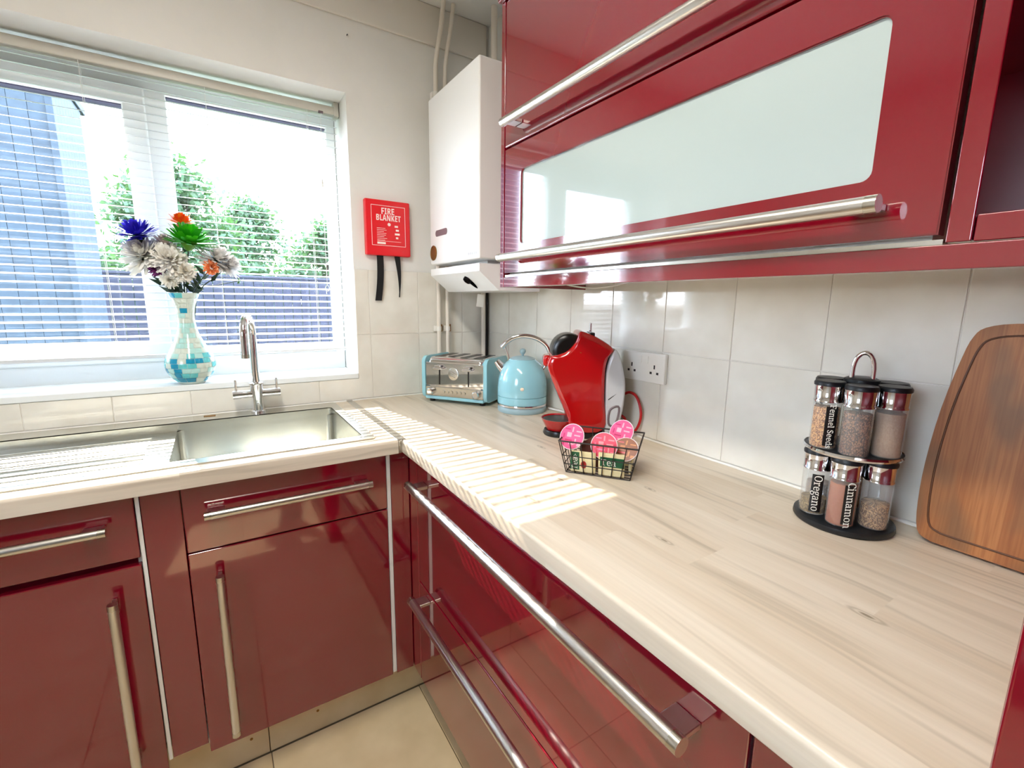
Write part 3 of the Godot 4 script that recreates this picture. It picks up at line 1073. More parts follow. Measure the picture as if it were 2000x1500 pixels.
func boiler() -> void:
	var b := thing("boiler", "white wall-hung gas boiler in the corner beside the wall cabinet", "boiler")
	var z0 := 0.088
	var z1 := 0.482
	part(b, "casing", MB.new().rbox(V(-0.30, 0.5235, z0), V(-0.056, 1.112, z1), 0.006), M.boiler)
	part(b, "back_plate", MB.new().rbox(V(-0.0555, 0.45, z0 + 0.006), V(-0.007, 1.098, z1 - 0.004), 0.004), M.boiler)
	# an open joint under the casing, then the sloping control flap
	part(b, "inner_frame", MB.new().box(V(-0.235, 0.5080, z0 + 0.05), V(-0.06, 0.5240, z1 - 0.06)), M.boiler)
	var poly := PackedVector2Array([Vector2(-0.299, 0.5085), Vector2(-0.299, 0.484), Vector2(-0.225, 0.424), Vector2(-0.06, 0.424), Vector2(-0.06, 0.5085)])
	part(b, "control_flap", MB.new().extrude(poly, Transform3D(Basis(), V(0, 0, z0)), z1 - z0), M.boiler)
	# knob recess in the slope
	var dn := V(-0.630, -0.777, 0).normalized()
	var along := V(0.777, -0.630, 0)
	var mid := V(-0.270, 0.4605, 0.352)
	part(b, "knob_recess", MB.new().lathe([Vector2(0, 0.0), Vector2(0.02, 0.0), Vector2(0.021, 0.0006), Vector2(0.0, 0.0007)], 24).xf(Transform3D(Basis(along * 1.5, dn, V(0, 0, 1) * 0.75), mid + along * 0.012)), M.black)
	part(b, "knob", MB.new().lathe([Vector2(0, 0.0), Vector2(0.0145, 0.0), Vector2(0.0145, 0.009), Vector2(0.012, 0.0115), Vector2(0.004, 0.0115), Vector2(0.004, 0.009), Vector2(0, 0.009)], 24).xf(Transform3D(Basis(along, dn, V(0, 0, 1)), mid - along * 0.004)), M.socket)
	# window slot, gauge and rating mark on the front
	var fx := Basis(V(0, 0, 1), V(0, 1, 0), V(-1, 0, 0))
	part(b, "badge", MB.new().extrude(rrect(0.142, 0.624, 0.243, 0.646, 0.010), Transform3D(fx, V(-0.2985, 0, 0)), 0.003), M.tank_dark)
	part(b, "pressure_gauge", MB.new().lathe([Vector2(0, 0), Vector2(0.027, 0), Vector2(0.028, 0.004), Vector2(0.024, 0.0045), Vector2(0.0235, 0.003), Vector2(0, 0.003)], 28).xf(Transform3D(Basis(V(0, 0, 1), V(-1, 0, 0), V(0, -1, 0)), V(-0.2995, 0.567, 0.122))), M.brass)
	var lg := MB.new()
	for i in 5:
		lg.box(V(-0.3008, 0.538, 0.405 + 0.013 * i), V(-0.2995, 0.546, 0.414 + 0.013 * i))
	part(b, "lettering", lg, M.tank)
	# heating pipes on the window wall
	for k in 2:
		var x: float = [-0.2435, -0.2045][k]
		var p := thing("heating_pipe", ["cream heating pipe behind the boiler, the one nearer the window", "cream heating pipe behind the boiler, the one nearer the corner"][k], "pipe", Vector3.ZERO, 0.0, "pipes in the corner")
		part(p, "pipe", MB.new().tube(spline([V(x, 0.0005, 0.030), V(x, 0.4, 0.030), V(x, 0.9, 0.030), V(x, 1.22, 0.030), V(x + 0.004, 1.30, 0.034), V(x + 0.017, 1.39, 0.045), V(x + 0.026, 1.481, 0.055)], 6), [0.0085, 0.0075][k], 12), M.pipe)
		for y in [0.275, 1.165]:
			part(p, "pipe_clip", MB.new().rbox(V(x - 0.012, y - 0.012, 0.0005), V(x + 0.012, y + 0.012, 0.022), 0.002, 1).tube([V(x, y - 0.009, 0.03), V(x, y + 0.009, 0.03)], 0.0105, 14), M.socket)
		part(p, "bracket", MB.new().rbox(V(x + 0.012, 0.262, 0.001), V(x + 0.020, 0.292, 0.02), 0.001, 1), M.brass)
	var g := thing("gas_pipe", "pale vertical pipe standing in the tiled corner behind the toaster", "pipe")
	part(g, "pipe", MB.new().tube([V(-0.031, 0.0005, 0.026), V(-0.031, 0.449, 0.026)], 0.0095, 12), M.pipe)
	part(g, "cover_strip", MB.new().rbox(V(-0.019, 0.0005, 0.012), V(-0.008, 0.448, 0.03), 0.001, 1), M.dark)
	var f := thing("flue_pipe", "short cream pipe between the boiler top and the ceiling", "pipe")
	part(f, "pipe", MB.new().tube([V(-0.045, 1.113, 0.13), V(-0.045, 1.15, 0.13), V(-0.045, 1.16, 0.13), V(-0.045, 1.481, 0.13)], [0.022, 0.015, 0.012, 0.012], 16), M.pipe)
	var tag := thing("service_tag", "small white service tag hanging below the boiler", "tag")
	part(tag, "card", MB.new().rbox(V(-0.014, -0.058, -0.0008), V(0.014, -0.008, 0.0008), 0.0004, 1).xf(Transform3D(Basis(V(0, 1, 0), -0.45) * Basis(V(0, 0, 1), -0.12), V(-0.115, 0.424, 0.16))), M.paper_white)
	part(tag, "string", MB.new().tube([V(-0.115, 0.4238, 0.16), V(-0.1155, 0.412, 0.16)], 0.0008, 5), M.cord)

func blind() -> void:
	var b := thing("venetian_blind", "white slatted venetian blind hanging open inside the window recess", "blind")
	var z := -0.125
	var x0 := WX0 + 0.012
	var x1 := WX1 - 0.006
	part(b, "headrail", MB.new().rbox(V(x0, 1.062, z - 0.016), V(x1, 1.090, z + 0.016), 0.003), M.rail)
	part(b, "end_bracket", MB.new().rbox(V(x1 - 0.014, 1.058, z - 0.018), V(x1 + 0.003, 1.107, z + 0.018), 0.002, 1), M.rail)
	# one slat, slightly crowned, tilted with its outer edge up
	var pitch := 0.0239
	var tilt := deg_to_rad(12.0)
	var sl := MB.new()
	var n := 6
	for i in n:
		var a := -1.0 + 2.0 * i / n
		var c := -1.0 + 2.0 * (i + 1) / n
		var p := V(0, 0.0014 * (1 - a * a), 0.0125 * a)
		var q := V(0, 0.0014 * (1 - c * c), 0.0125 * c)
		var L := x1 - x0 - 0.008
		var na := V(0, 1, 0.224 * a).normalized()
		var nc := V(0, 1, 0.224 * c).normalized()
		sl.quadn(p, p + V(L, 0, 0), q + V(L, 0, 0), q, na, na, nc, nc)
		var th := V(0, -0.00025, 0)
		sl.quadn(p + th, p + V(L, 0, 0) + th, q + V(L, 0, 0) + th, q + th, -na, -na, -nc, -nc)
	var me := sl.mesh()
	var y := 1.048
	var k := 0
	while y > 0.215:
		var o := part_mesh(b, "slat", me, M.slat)
		o.position = V(x0 + 0.004, y, z)
		o.rotation.x = tilt
		y -= pitch
		k += 1
	part(b, "bottom_rail", MB.new().rbox(V(x0 + 0.004, 0.186, z - 0.0125), V(x1 - 0.004, 0.198, z + 0.0125), 0.003), M.slat)
	for x in [-1.62, -1.30, -0.993, -0.684]:
		for s in [-1.0, 1.0]:
			part(b, "ladder_cord", MB.new().tube([V(x, 0.196, z + 0.0135 * s), V(x, 1.063, z + 0.0135 * s)], 0.0007, 5), M.cord)
	# tilt wand stub and pull cord with its ring
	var pc := part(b, "pull_cord", MB.new().tube([V(-0.638, 1.062, z + 0.016), V(-0.645, 0.83, z + 0.017), V(-0.648, 0.44, z + 0.018)], 0.0009, 5), M.cord)
	part(pc, "toggle", MB.new().lathe([Vector2(0.0, 0), Vector2(0.005, 0.001), Vector2(0.004, 0.02), Vector2(0.002, 0.03), Vector2(0, 0.03)], 10, V(-0.645, 0.80, z + 0.017)), M.cord)
	var ring := []
	for i in 14:
		var a := TAU * i / 14
		ring.append(V(-0.648 + cos(a) * 0.007, 0.430 + sin(a) * 0.011, z + 0.018))
	part(pc, "ring", MB.new().tube(ring, 0.0012, 6, true), M.cord)
	part(b, "cord_guide", MB.new().rbox(V(-0.646, 1.058, z + 0.012), V(-0.630, 1.066, z + 0.0205), 0.001, 1), M.tank_dark)

# ------------------------------------------------------------------ things
func tap() -> void:
	var at := V(-0.925, 0.0036, 0.046)
	var t := thing("mixer_tap", "chrome swan-neck mixer tap with two lever handles behind the sink", "tap", at)
	part(t, "base", MB.new().lathe([Vector2(0, 0), Vector2(0.023, 0), Vector2(0.023, 0.005), Vector2(0.018, 0.008), Vector2(0.0175, 0.05), Vector2(0.020, 0.056), Vector2(0.020, 0.092), Vector2(0.022, 0.094), Vector2(0.022, 0.102), Vector2(0.015, 0.105), Vector2(0, 0.105)], 28), M.chrome)
	var d := V(cos(deg_to_rad(104.0)), 0, sin(deg_to_rad(104.0)))
	var pts := [V(0, 0.10, 0), V(0, 0.18, 0), V(0, 0.262, 0)]
	for i in 13:
		var a := PI * i / 12
		pts.append(V(0, 0.268, 0) + d * (0.062 - 0.062 * cos(a)) + V(0, sin(a) * 0.058, 0))
	pts.append(V(0, 0.24, 0) + d * 0.124)
	pts.append(V(0, 0.200, 0) + d * 0.124)
	part(t, "spout", MB.new().tube(pts, 0.0118, 16), M.chrome)
	part(t, "aerator", MB.new().tube([V(0, 0.199, 0) + d * 0.124, V(0, 0.212, 0) + d * 0.124], 0.0126, 16), M.steel)
	for s in [-1.0, 1.0]:
		var v := part(t, "valve", MB.new().tube([V(0.012 * s, 0.064, 0), V(0.048 * s, 0.064, 0), V(0.0485 * s, 0.064, 0), V(0.070 * s, 0.064, 0), V(0.0715 * s, 0.064, 0)], [0.0135, 0.0135, 0.0145, 0.0145, 0.0125], 18), M.chrome)
		part(v, "lever", MB.new().tube([V(0.061 * s, 0.074, 0), V(0.061 * s, 0.113, 0), V(0.061 * s, 0.1145, 0)], [0.0042, 0.0042, 0.003], 10), M.chrome)

func vase_radius(y: float) -> float:
	var k := [[0.0, 0.034], [0.006, 0.040], [0.02, 0.054], [0.04, 0.066], [0.062, 0.071], [0.085, 0.067], [0.11, 0.055], [0.14, 0.040], [0.17, 0.029], [0.20, 0.024], [0.225, 0.0235], [0.25, 0.027], [0.275, 0.0345], [0.296, 0.043]]
	for i in k.size() - 1:
		if y <= k[i + 1][0]:
			var a: float = k[maxi(i - 1, 0)][1]
			var b: float = k[i][1]
			var c: float = k[i + 1][1]
			var d: float = k[mini(i + 2, k.size() - 1)][1]
			var t: float = (y - k[i][0]) / (k[i + 1][0] - k[i][0])
			return cubic_interpolate(b, c, a, d, t)
	return k[k.size() - 1][1]

func vase_and_flowers() -> void:
	var at := V(-1.105, WY0 + 0.0002, -0.041)
	var v := thing("mosaic_vase", "pale turquoise mosaic glass vase on the window sill", "vase", at)
	var prof := [Vector2(0, 0)]
	for i in 41:
		var y := 0.296 * i / 40
		prof.append(Vector2(vase_radius(y), y))
	for i in 20:
		var y := 0.296 - 0.01 * i
		prof.append(Vector2(vase_radius(y) - 0.003, y))
	prof.append(Vector2(0, 0.10))
	part(v, "body", MB.new().lathe(prof, 40), M.vase)
	var r := RandomNumberGenerator.new()
	r.seed = 5
	var rows := 18
	for i in rows:
		var y0 := 0.008 + 0.287 * i / rows + 0.0004
		var y1 := 0.008 + 0.287 * (i + 1) / rows - 0.0006
		var rm := vase_radius((y0 + y1) * 0.5)
		var cols := 8 if rm < 0.032 else (12 if rm < 0.05 else 18)
		var off := r.randf()
		var da := TAU / cols
		var mb := MB.new()
		for j in 2:
			for q in 2:
				var ys := [lerpf(y0, y1, j * 0.5), lerpf(y0, y1, (j + 1) * 0.5)]
				var as_ := [da * (0.02 + 0.48 * q), da * (0.02 + 0.48 * (q + 1))]
				var P := []
				var N := []
				for c in [[0, 0], [0, 1], [1, 1], [1, 0]]:
					var yy: float = ys[c[0]]
					var aa: float = as_[c[1]]
					var ra := vase_radius(yy) + 0.0012
					var sl := (vase_radius(yy + 0.002) - vase_radius(maxf(yy - 0.002, 0.0))) / 0.004
					P.append(V(cos(aa) * ra, yy, sin(aa) * ra))
					N.append(V(cos(aa), -sl, sin(aa)).normalized())
				mb.quadn(P[0], P[1], P[2], P[3], N[0], N[1], N[2], N[3])
		var me := mb.mesh()
		for j in cols:
			var roll := r.randf()
			var low := y0 < 0.075
			var kind := 0
			if roll > (0.80 if low else 0.95):
				kind = 3
			elif roll > (0.66 if low else 0.87):
				kind = 2
			elif roll > (0.38 if low else 0.55):
				kind = 1
			var o := part_mesh(v, "mosaic_tile", me, M.mosaic[kind])
			o.rotation.y = -da * (j + off)
	var mouth := at + V(0, 0.25, 0)
	var fl := [
		# name of look, colour, second colour, head offset from the vase axis, radius, dome, tilt direction
		["vivid blue chrysanthemum at the outer edge of the vase of flowers", Color(0.17, 0.12, 0.72), Color(0.30, 0.24, 0.85), V(-0.100, 0.470, 0.012), 0.062, 0.2, V(-0.25, 1, 0.15), 0.9],
		["bright green chrysanthemum seen from the side, tallest in the vase", Color(0.13, 0.62, 0.03), Color(0.30, 0.78, 0.05), V(0.030, 0.462, 0.030), 0.074, 0.5, V(0.12, 1, -0.05), 0.7],
		["orange chrysanthemum peeping over the green flower", Color(0.95, 0.36, 0.05), Color(0.98, 0.62, 0.10), V(0.014, 0.520, -0.014), 0.042, 0.5, V(0, 1, 0.1), 0.9],
		["large white chrysanthemum beneath the blue flower", Color(0.86, 0.86, 0.83), Color(0.92, 0.91, 0.88), V(-0.092, 0.412, 0.020), 0.066, 0.6, V(-0.45, 0.7, 0.75), 1.0],
		["white chrysanthemum in the middle of the bunch facing the room", Color(0.87, 0.86, 0.83), Color(0.92, 0.91, 0.88), V(-0.026, 0.400, 0.058), 0.052, 0.6, V(0.0, 0.45, 1), 1.0],
		["small white chrysanthemum low beside the orange bloom", Color(0.87, 0.86, 0.82), Color(0.93, 0.91, 0.86), V(0.012, 0.362, 0.062), 0.034, 0.6, V(0.3, 0.3, 1), 1.0],
		["white chrysanthemum leaning out over the orange bloom towards the tap", Color(0.88, 0.87, 0.85), Color(0.93, 0.91, 0.90), V(0.102, 0.412, 0.016), 0.060, 0.6, V(0.6, 0.8, 0.4), 1.0],
		["little drooping white flower close above the vase rim", Color(0.90, 0.90, 0.87), Color(0.94, 0.93, 0.88), V(-0.030, 0.334, 0.048), 0.027, 0.5, V(-0.1, -0.2, 1), 1.0],
		["peach and orange flower under the leaning white bloom", Color(0.93, 0.50, 0.28), Color(0.95, 0.66, 0.45), V(0.084, 0.378, 0.050), 0.024, 0.6, V(0.4, 0.1, 0.9), 1.0],
		["white chrysanthemum furthest out on the tap side of the bunch", Color(0.88, 0.87, 0.86), Color(0.93, 0.92, 0.91), V(0.135, 0.392, 0.0), 0.045, 0.6, V(0.7, 0.6, 0.5), 1.0],
		["pale pink-white chrysanthemum behind the blue and green flowers", Color(0.86, 0.80, 0.78), Color(0.91, 0.86, 0.84), V(-0.034, 0.448, 0.0), 0.042, 0.6, V(-0.1, 1, 0.4), 1.0],
		["small purple flower tucked under the white blooms", Color(0.36, 0.10, 0.34), Color(0.50, 0.16, 0.45), V(-0.060, 0.368, 0.040), 0.024, 0.6, V(-0.3, 0.3, 1), 0.9],
	]
	for i in fl.size():
		var f: Array = fl[i]
		flower(f[0], f[1], f[2], at, f[3], f[4], f[5], f[6], f[7], 200 + i)
	# thin sprig with a bud
	var s := thing("flower_sprig", "thin sprig with one small green bud sticking out sideways", "flower")
	var tip := at + V(0.158, 0.338, 0.03)
	part(s, "stem", MB.new().tube(spline([at + V(0.01, 0.16, 0.004), at + V(0.032, 0.305, 0.012), at + V(0.09, 0.322, 0.02), tip], 5), 0.0012, 6), M.stem)
	var bud := MB.new()
	var r2 := RandomNumberGenerator.new()
	r2.seed = 9
	for i in 26:
		var d := V(r2.randfn(), r2.randfn(), r2.randfn()).normalized()
		var sd := d.cross(V(0.3, 1, 0.2)).normalized() * 0.0018
		bud.quad(tip - sd, tip + d * 0.006 + sd, tip + d * 0.013, tip - sd + d * 0.004, d.cross(sd).normalized())
	part(s, "bud", bud, M.leaf_light)

func flower(label: String, c1: Color, c2: Color, at: Vector3, head: Vector3, rad: float, dome: float, facing: Vector3, spread: float, seed_: int) -> void:
	var r := RandomNumberGenerator.new()
	r.seed = seed_
	var t := thing("cut_flower", label, "flower", Vector3.ZERO, 0.0, "flowers in the mosaic vase")
	var up := facing.normalized()
	var side := up.cross(V(0.31, 0.2, 0.9)).normalized()
	var fwd := side.cross(up)
	var c := at + head
	var back := c - up * rad * 0.5
	var foot := at + V(head.x * 0.10, 0.13, head.z * 0.10)
	var neck := at + V(head.x * 0.28, 0.29, head.z * 0.28)
	part(t, "stem", MB.new().tube(spline([foot, neck, back.lerp(neck, 0.3), back], 5), 0.0019, 6), M.stem)
	# petals in layers, from a flat collar to an upright heart
	var layers := 6
	for two in 2:
		var b := MB.new()
		for L in layers:
			if L % 2 != two:
				continue
			var f := float(L) / (layers - 1)
			var count := int(lerpf(30, 9, f))
			var elev := lerpf(-0.25 * spread, 1.25, f * 0.95)
			var len_ := rad * lerpf(1.0, 0.62, f)
			for i in count:
				var a := TAU * (i + 0.5 * (L % 2)) / count + r.randfn() * 0.10
				var out := side * cos(a) + fwd * sin(a)
				var el := elev + r.randfn() * 0.10
				var dir := (out * cos(el) + up * sin(el)).normalized()
				var wv := up.cross(out).normalized()
				var ln := len_ * (0.85 + 0.3 * r.randf())
				var wd := rad * 0.115 * (0.8 + 0.5 * r.randf())
				var p0 := c - up * rad * dome * 0.35 * (1 - f)
				var lift := dir.cross(wv).normalized()
				if lift.dot(up) < 0:
					lift = -lift
				var p1 := p0 + dir * ln * 0.6 + lift * ln * 0.05
				var p2 := p0 + dir * ln + lift * ln * 0.16
				b.quad(p0 - wv * wd * 0.4, p0 + wv * wd * 0.4, p1 + wv * wd, p1 - wv * wd, lift)
				b.quad(p1 - wv * wd, p1 + wv * wd, p2 + wv * wd * 0.55, p2 - wv * wd * 0.55, lift)
		var m := mat(c1 if two == 0 else c2, 0.65)
		m.backlight_enabled = true
		m.backlight = Color(c1.r * 0.35, c1.g * 0.35, c1.b * 0.35)
		part(t, "petals", b, m)
	# green cup and a couple of leaves on the stem
	part(t, "calyx", MB.new().lathe([Vector2(0, -rad * 0.5), Vector2(rad * 0.16, -rad * 0.42), Vector2(rad * 0.34, -rad * 0.12), Vector2(0, -rad * 0.1)], 10).xf(Transform3D(Basis(side, up, fwd), c)), M.leaf_light if c1.g > c1.r and c1.g > c1.b * 1.5 else M.leaf)
	for k in 5:
		var p := neck.lerp(back, 0.04 + 0.15 * k)
		var d := V(r.randfn(), 0.9 + 0.4 * r.randf(), r.randfn() * 0.6).normalized()
		var w := d.cross(V(r.randfn(), 0.2, r.randfn())).normalized()
		var ll := 0.034 + 0.016 * r.randf()
		var lf := MB.new()
		var q := [p, p + d * ll * 0.35 + w * ll * 0.17, p + d * ll, p + d * ll * 0.35 - w * ll * 0.17]
		var nn := d.cross(w)
		lf.quad(q[0], q[1], q[2], q[3], nn)
		lf.quad(q[0] - nn * 0.0004, q[1] - nn * 0.0004, q[2] - nn * 0.0004, q[3] - nn * 0.0004, -nn)
		part(t, "leaf", lf, M.leaf_light if (k == 1 and seed_ % 3 == 0) else M.leaf)

func fire_blanket() -> void:
	var t := thing("fire_blanket_case", "red wall-mounted fire blanket case with two black pull straps", "safety box")
	var x0 := -0.527
	var x1 := -0.3545
	var y0 := 0.556
	var y1 := 0.758
	part(t, "case", MB.new().rbox(V(x0, y0, -0.0058), V(x1, y1, 0.020), 0.005), M.blanket)
	var fz := 0.0203
	# white border line
	var b := MB.new()
	var bx0 := x0 + 0.022
	var bx1 := x1 - 0.020
	var by0 := y0 + 0.036
	var by1 := y1 - 0.020
	b.ring(rrect(bx0 + 0.0016, by0 + 0.0016, bx1 - 0.0016, by1 - 0.0016, 0.0005, 1), outer_of(rrect(bx0 + 0.0016, by0 + 0.0016, bx1 - 0.0016, by1 - 0.0016, 0.0005, 1), bx0, by0, bx1, by1, 1), Transform3D(Basis(), V(0, 0, fz - 0.0004)), 0.0006)
	part(t, "border_line", b, M.print_white)
	var mx := (bx0 + bx1) * 0.5
	text(t, "lettering", "FIRE", 0.031, V(mx - 0.002, by1 - 0.020, fz), Basis().scaled(V(0.80, 1, 1)), M.print_white, false, 800)
	text(t, "lettering", "BLANKET", 0.030, V(mx, by1 - 0.044, fz), Basis().scaled(V(0.74, 1, 1)), M.print_white, false, 800)
	part(t, "emblem", MB.new().lathe([Vector2(0, 0), Vector2(0.006, 0), Vector2(0.006, 0.0006), Vector2(0, 0.0006)], 16).xf(Transform3D(Basis(V(1, 0, 0), V(0, 0, 1), V(0, -1, 0)), V(mx + 0.002, by1 - 0.067, fz - 0.0003))), M.print_white)
	var s := MB.new()
	for i in 8:
		s.box(V(bx0 + 0.020, by1 - 0.083 - 0.0062 * i, fz - 0.0003), V(bx0 + 0.052 + 0.006 * sin(i * 2.3), by1 - 0.0815 - 0.0062 * i, fz + 0.0002))
	part(t, "small_print", s, M.print_white)
	var ic := MB.new()
	for i in 4:
		ic.box(V(bx1 - 0.042 + 0.004 * (i % 2), by1 - 0.076 - 0.014 * i, fz - 0.0003), V(bx1 - 0.029 + 0.003 * (i % 3), by1 - 0.069 - 0.014 * i, fz + 0.0002))
	part(t, "pictogram", ic, M.print_white)
	var lb := MB.new()
	lb.box(V(bx0 + 0.020, by0 + 0.006, fz - 0.0003), V(bx0 + 0.052, by0 + 0.0135, fz + 0.0002))
	lb.box(V(bx0 + 0.020, by0 + 0.0165, fz - 0.0003), V(bx1 - 0.018, by0 + 0.0175, fz + 0.0002))
	part(t, "maker_line", lb, M.print_white)
	for k in 2:
		var x: float = [-0.4735, -0.4065][k]
		var len_: float = [0.172, 0.158][k]
		var pts := []
		for i in 9:
			var f := i / 8.0
			pts.append(V(x + (-0.012 * f * f if k == 0 else 0.006 * sin(f * 2.2)), y0 + 0.002 - len_ * f, 0.009 + 0.006 * sin(f * 3.0)))
		var m := MB.new()
		for i in 8:
			var w0 := 0.0125 if k == 0 else lerpf(0.0115, 0.0022, clampf(i / 7.0, 0, 1))
			var w1 := 0.0125 if k == 0 else lerpf(0.0115, 0.0022, clampf((i + 1) / 7.0, 0, 1))
			for sgn in [1.0, -1.0]:
				var zz := V(0, 0, 0.0009 * sgn)
				m.quad(pts[i] + V(-w0, 0, 0) + zz, pts[i] + V(w0, 0, 0) + zz, pts[i + 1] + V(w1, 0, 0) + zz, pts[i + 1] + V(-w1, 0, 0) + zz, V(0, 0, sgn))
			for sd in [-1.0, 1.0]:
				m.quad(pts[i] + V(w0 * sd, 0, 0.0009), pts[i] + V(w0 * sd, 0, -0.0009), pts[i + 1] + V(w1 * sd, 0, -0.0009), pts[i + 1] + V(w1 * sd, 0, 0.0009), V(sd, 0, 0))
		part(t, "pull_strap", m, M.strap)

func socket() -> void:
	var t := thing("double_socket", "white double wall socket in the tiles behind the coffee machine", "socket")
	var z0 := 0.8485
	var z1 := 1.0015
	var y0 := 0.1685
	var y1 := 0.2515
	part(t, "plate", MB.new().rbox(V(-0.013, y0, z0), V(-0.0005, y1, z1), 0.003), M.socket)
	for zc in [0.884, 0.966]:
		for h in [[0.0, 0.0135, 0.0032, 0.0055], [-0.0115, -0.0035, 0.0052, 0.0032], [0.0115, -0.0035, 0.0052, 0.0032]]:
			var c := V(-0.0132, 0.2 + h[1], zc + h[0])
			part(t, "pin_slot", MB.new().box(c - V(0.0002, h[3], h[2] * 0.7), c + V(0.0003, h[3], h[2] * 0.7)), M.dark)
	for zc in [0.914, 0.938]:
		part(t, "rocker_switch", MB.new().rbox(V(-0.0155, 0.222, zc - 0.006), V(-0.0125, 0.242, zc + 0.006), 0.001, 1), M.socket)

func toaster() -> void:
	var a := atan2(-0.817, 0.577)
	var t := thing("toaster", "four-slice toaster with pale blue sides and a chrome front", "toaster", V(-0.2035, 0, 0.1925), a)
	var w := 0.139
	var d := 0.098
	var y0 := 0.013
	var y1 := 0.178
	# pale blue shell: side cheeks and base
	var prof := rrect(-d, y0, d, y1, 0.026, 6)
	var yz := Basis(V(0, 0, 1), V(0, 1, 0), V(-1, 0, 0))
	for s in [-1.0, 1.0]:
		var xx := -w + 0.014 if s < 0 else w
		part(t, "side_cheek", MB.new().extrude(prof, Transform3D(yz, V(xx, 0, 0)), 0.014), M.blue)
	part(t, "base", MB.new().rbox(V(-w + 0.014, y0, -d + 0.002), V(w - 0.014, y0 + 0.012, d), 0.003), M.blue)
	part(t, "body", MB.new().rbox(V(-w + 0.0142, y0 + 0.012, -d + 0.003), V(w - 0.0142, y1 - 0.002, d - 0.006), 0.024, 4), M.chrome)
	part(t, "front_plate", MB.new().rbox(V(-w + 0.015, y0 + 0.052, d - 0.0075), V(w - 0.015, y1 - 0.022, d - 0.0035), 0.002, 1), M.chrome)
	part(t, "control_panel", MB.new().rbox(V(-w + 0.015, y0 + 0.012, d - 0.007), V(w - 0.015, y0 + 0.050, d - 0.001), 0.003, 1), M.steel)
	# slots in the top
	for i in 4:
		var x := -0.084 + 0.056 * i
		part(t, "bread_slot", MB.new().rbox(V(x - 0.015, y1 - 0.004, -0.072), V(x + 0.015, y1 - 0.0012, 0.068), 0.001, 1), M.black)
	for x in [-0.062, 0.062]:
		part(t, "lever_track", MB.new().box(V(x - 0.0028, y0 + 0.058, d - 0.0037), V(x + 0.0028, y0 + 0.128, d - 0.0028)), M.black)
		var l := part(t, "lever", MB.new().rbox(V(x - 0.019, y0 + 0.118, d - 0.003), V(x + 0.019, y0 + 0.126, d + 0.016), 0.003), M.chrome)
		part(l, "lever_grip", MB.new().rbox(V(x - 0.013, y0 + 0.125, d + 0.002), V(x + 0.013, y0 + 0.134, d + 0.013), 0.003), M.chrome)
	# oval badge with slanting bars
	var ov := []
	var badge := MB.new()
	badge.lathe([Vector2(0, 0), Vector2(0.0205, 0), Vector2(0.0215, 0.002), Vector2(0.0185, 0.003), Vector2(0, 0.0028)], 28).xf(Transform3D(Basis(V(1, 0, 0), V(0, 0, 1), V(0, -1.15, 0)), V(-0.002, y0 + 0.103, d - 0.0036)))
	var bd := part(t, "badge", badge, M.steel)
	for i in 3:
		part(bd, "badge_bar", MB.new().rbox(V(-0.012, -0.002, 0), V(0.012, 0.002, 0.0035), 0.001, 1).xf(Transform3D(Basis(V(0, 0, 1), -0.45), V(-0.002, y0 + 0.094 + 0.009 * i, d - 0.0032))), M.chrome)
	for s in [-1.0, 1.0]:
		part(t, "dial", MB.new().tube([V(0.098 * s, y0 + 0.031, d - 0.002), V(0.098 * s, y0 + 0.031, d + 0.012), V(0.098 * s, y0 + 0.031, d + 0.014)], [0.0155, 0.0145, 0.011], 22), M.chrome)
		for i in 3:
			part(t, "button", MB.new().tube([V(0.027 * s + (i - 1) * 0.0175, y0 + 0.031, d - 0.002), V(0.027 * s + (i - 1) * 0.0175, y0 + 0.031, d + 0.003)], 0.0062, 14), M.steel)
	for sx in [-1.0, 1.0]:
		for sz in [-1.0, 1.0]:
			part(t, "foot", MB.new().tube([V(0.11 * sx, 0.0002, 0.07 * sz), V(0.11 * sx, y0 + 0.001, 0.07 * sz)], 0.011, 12), M.black)

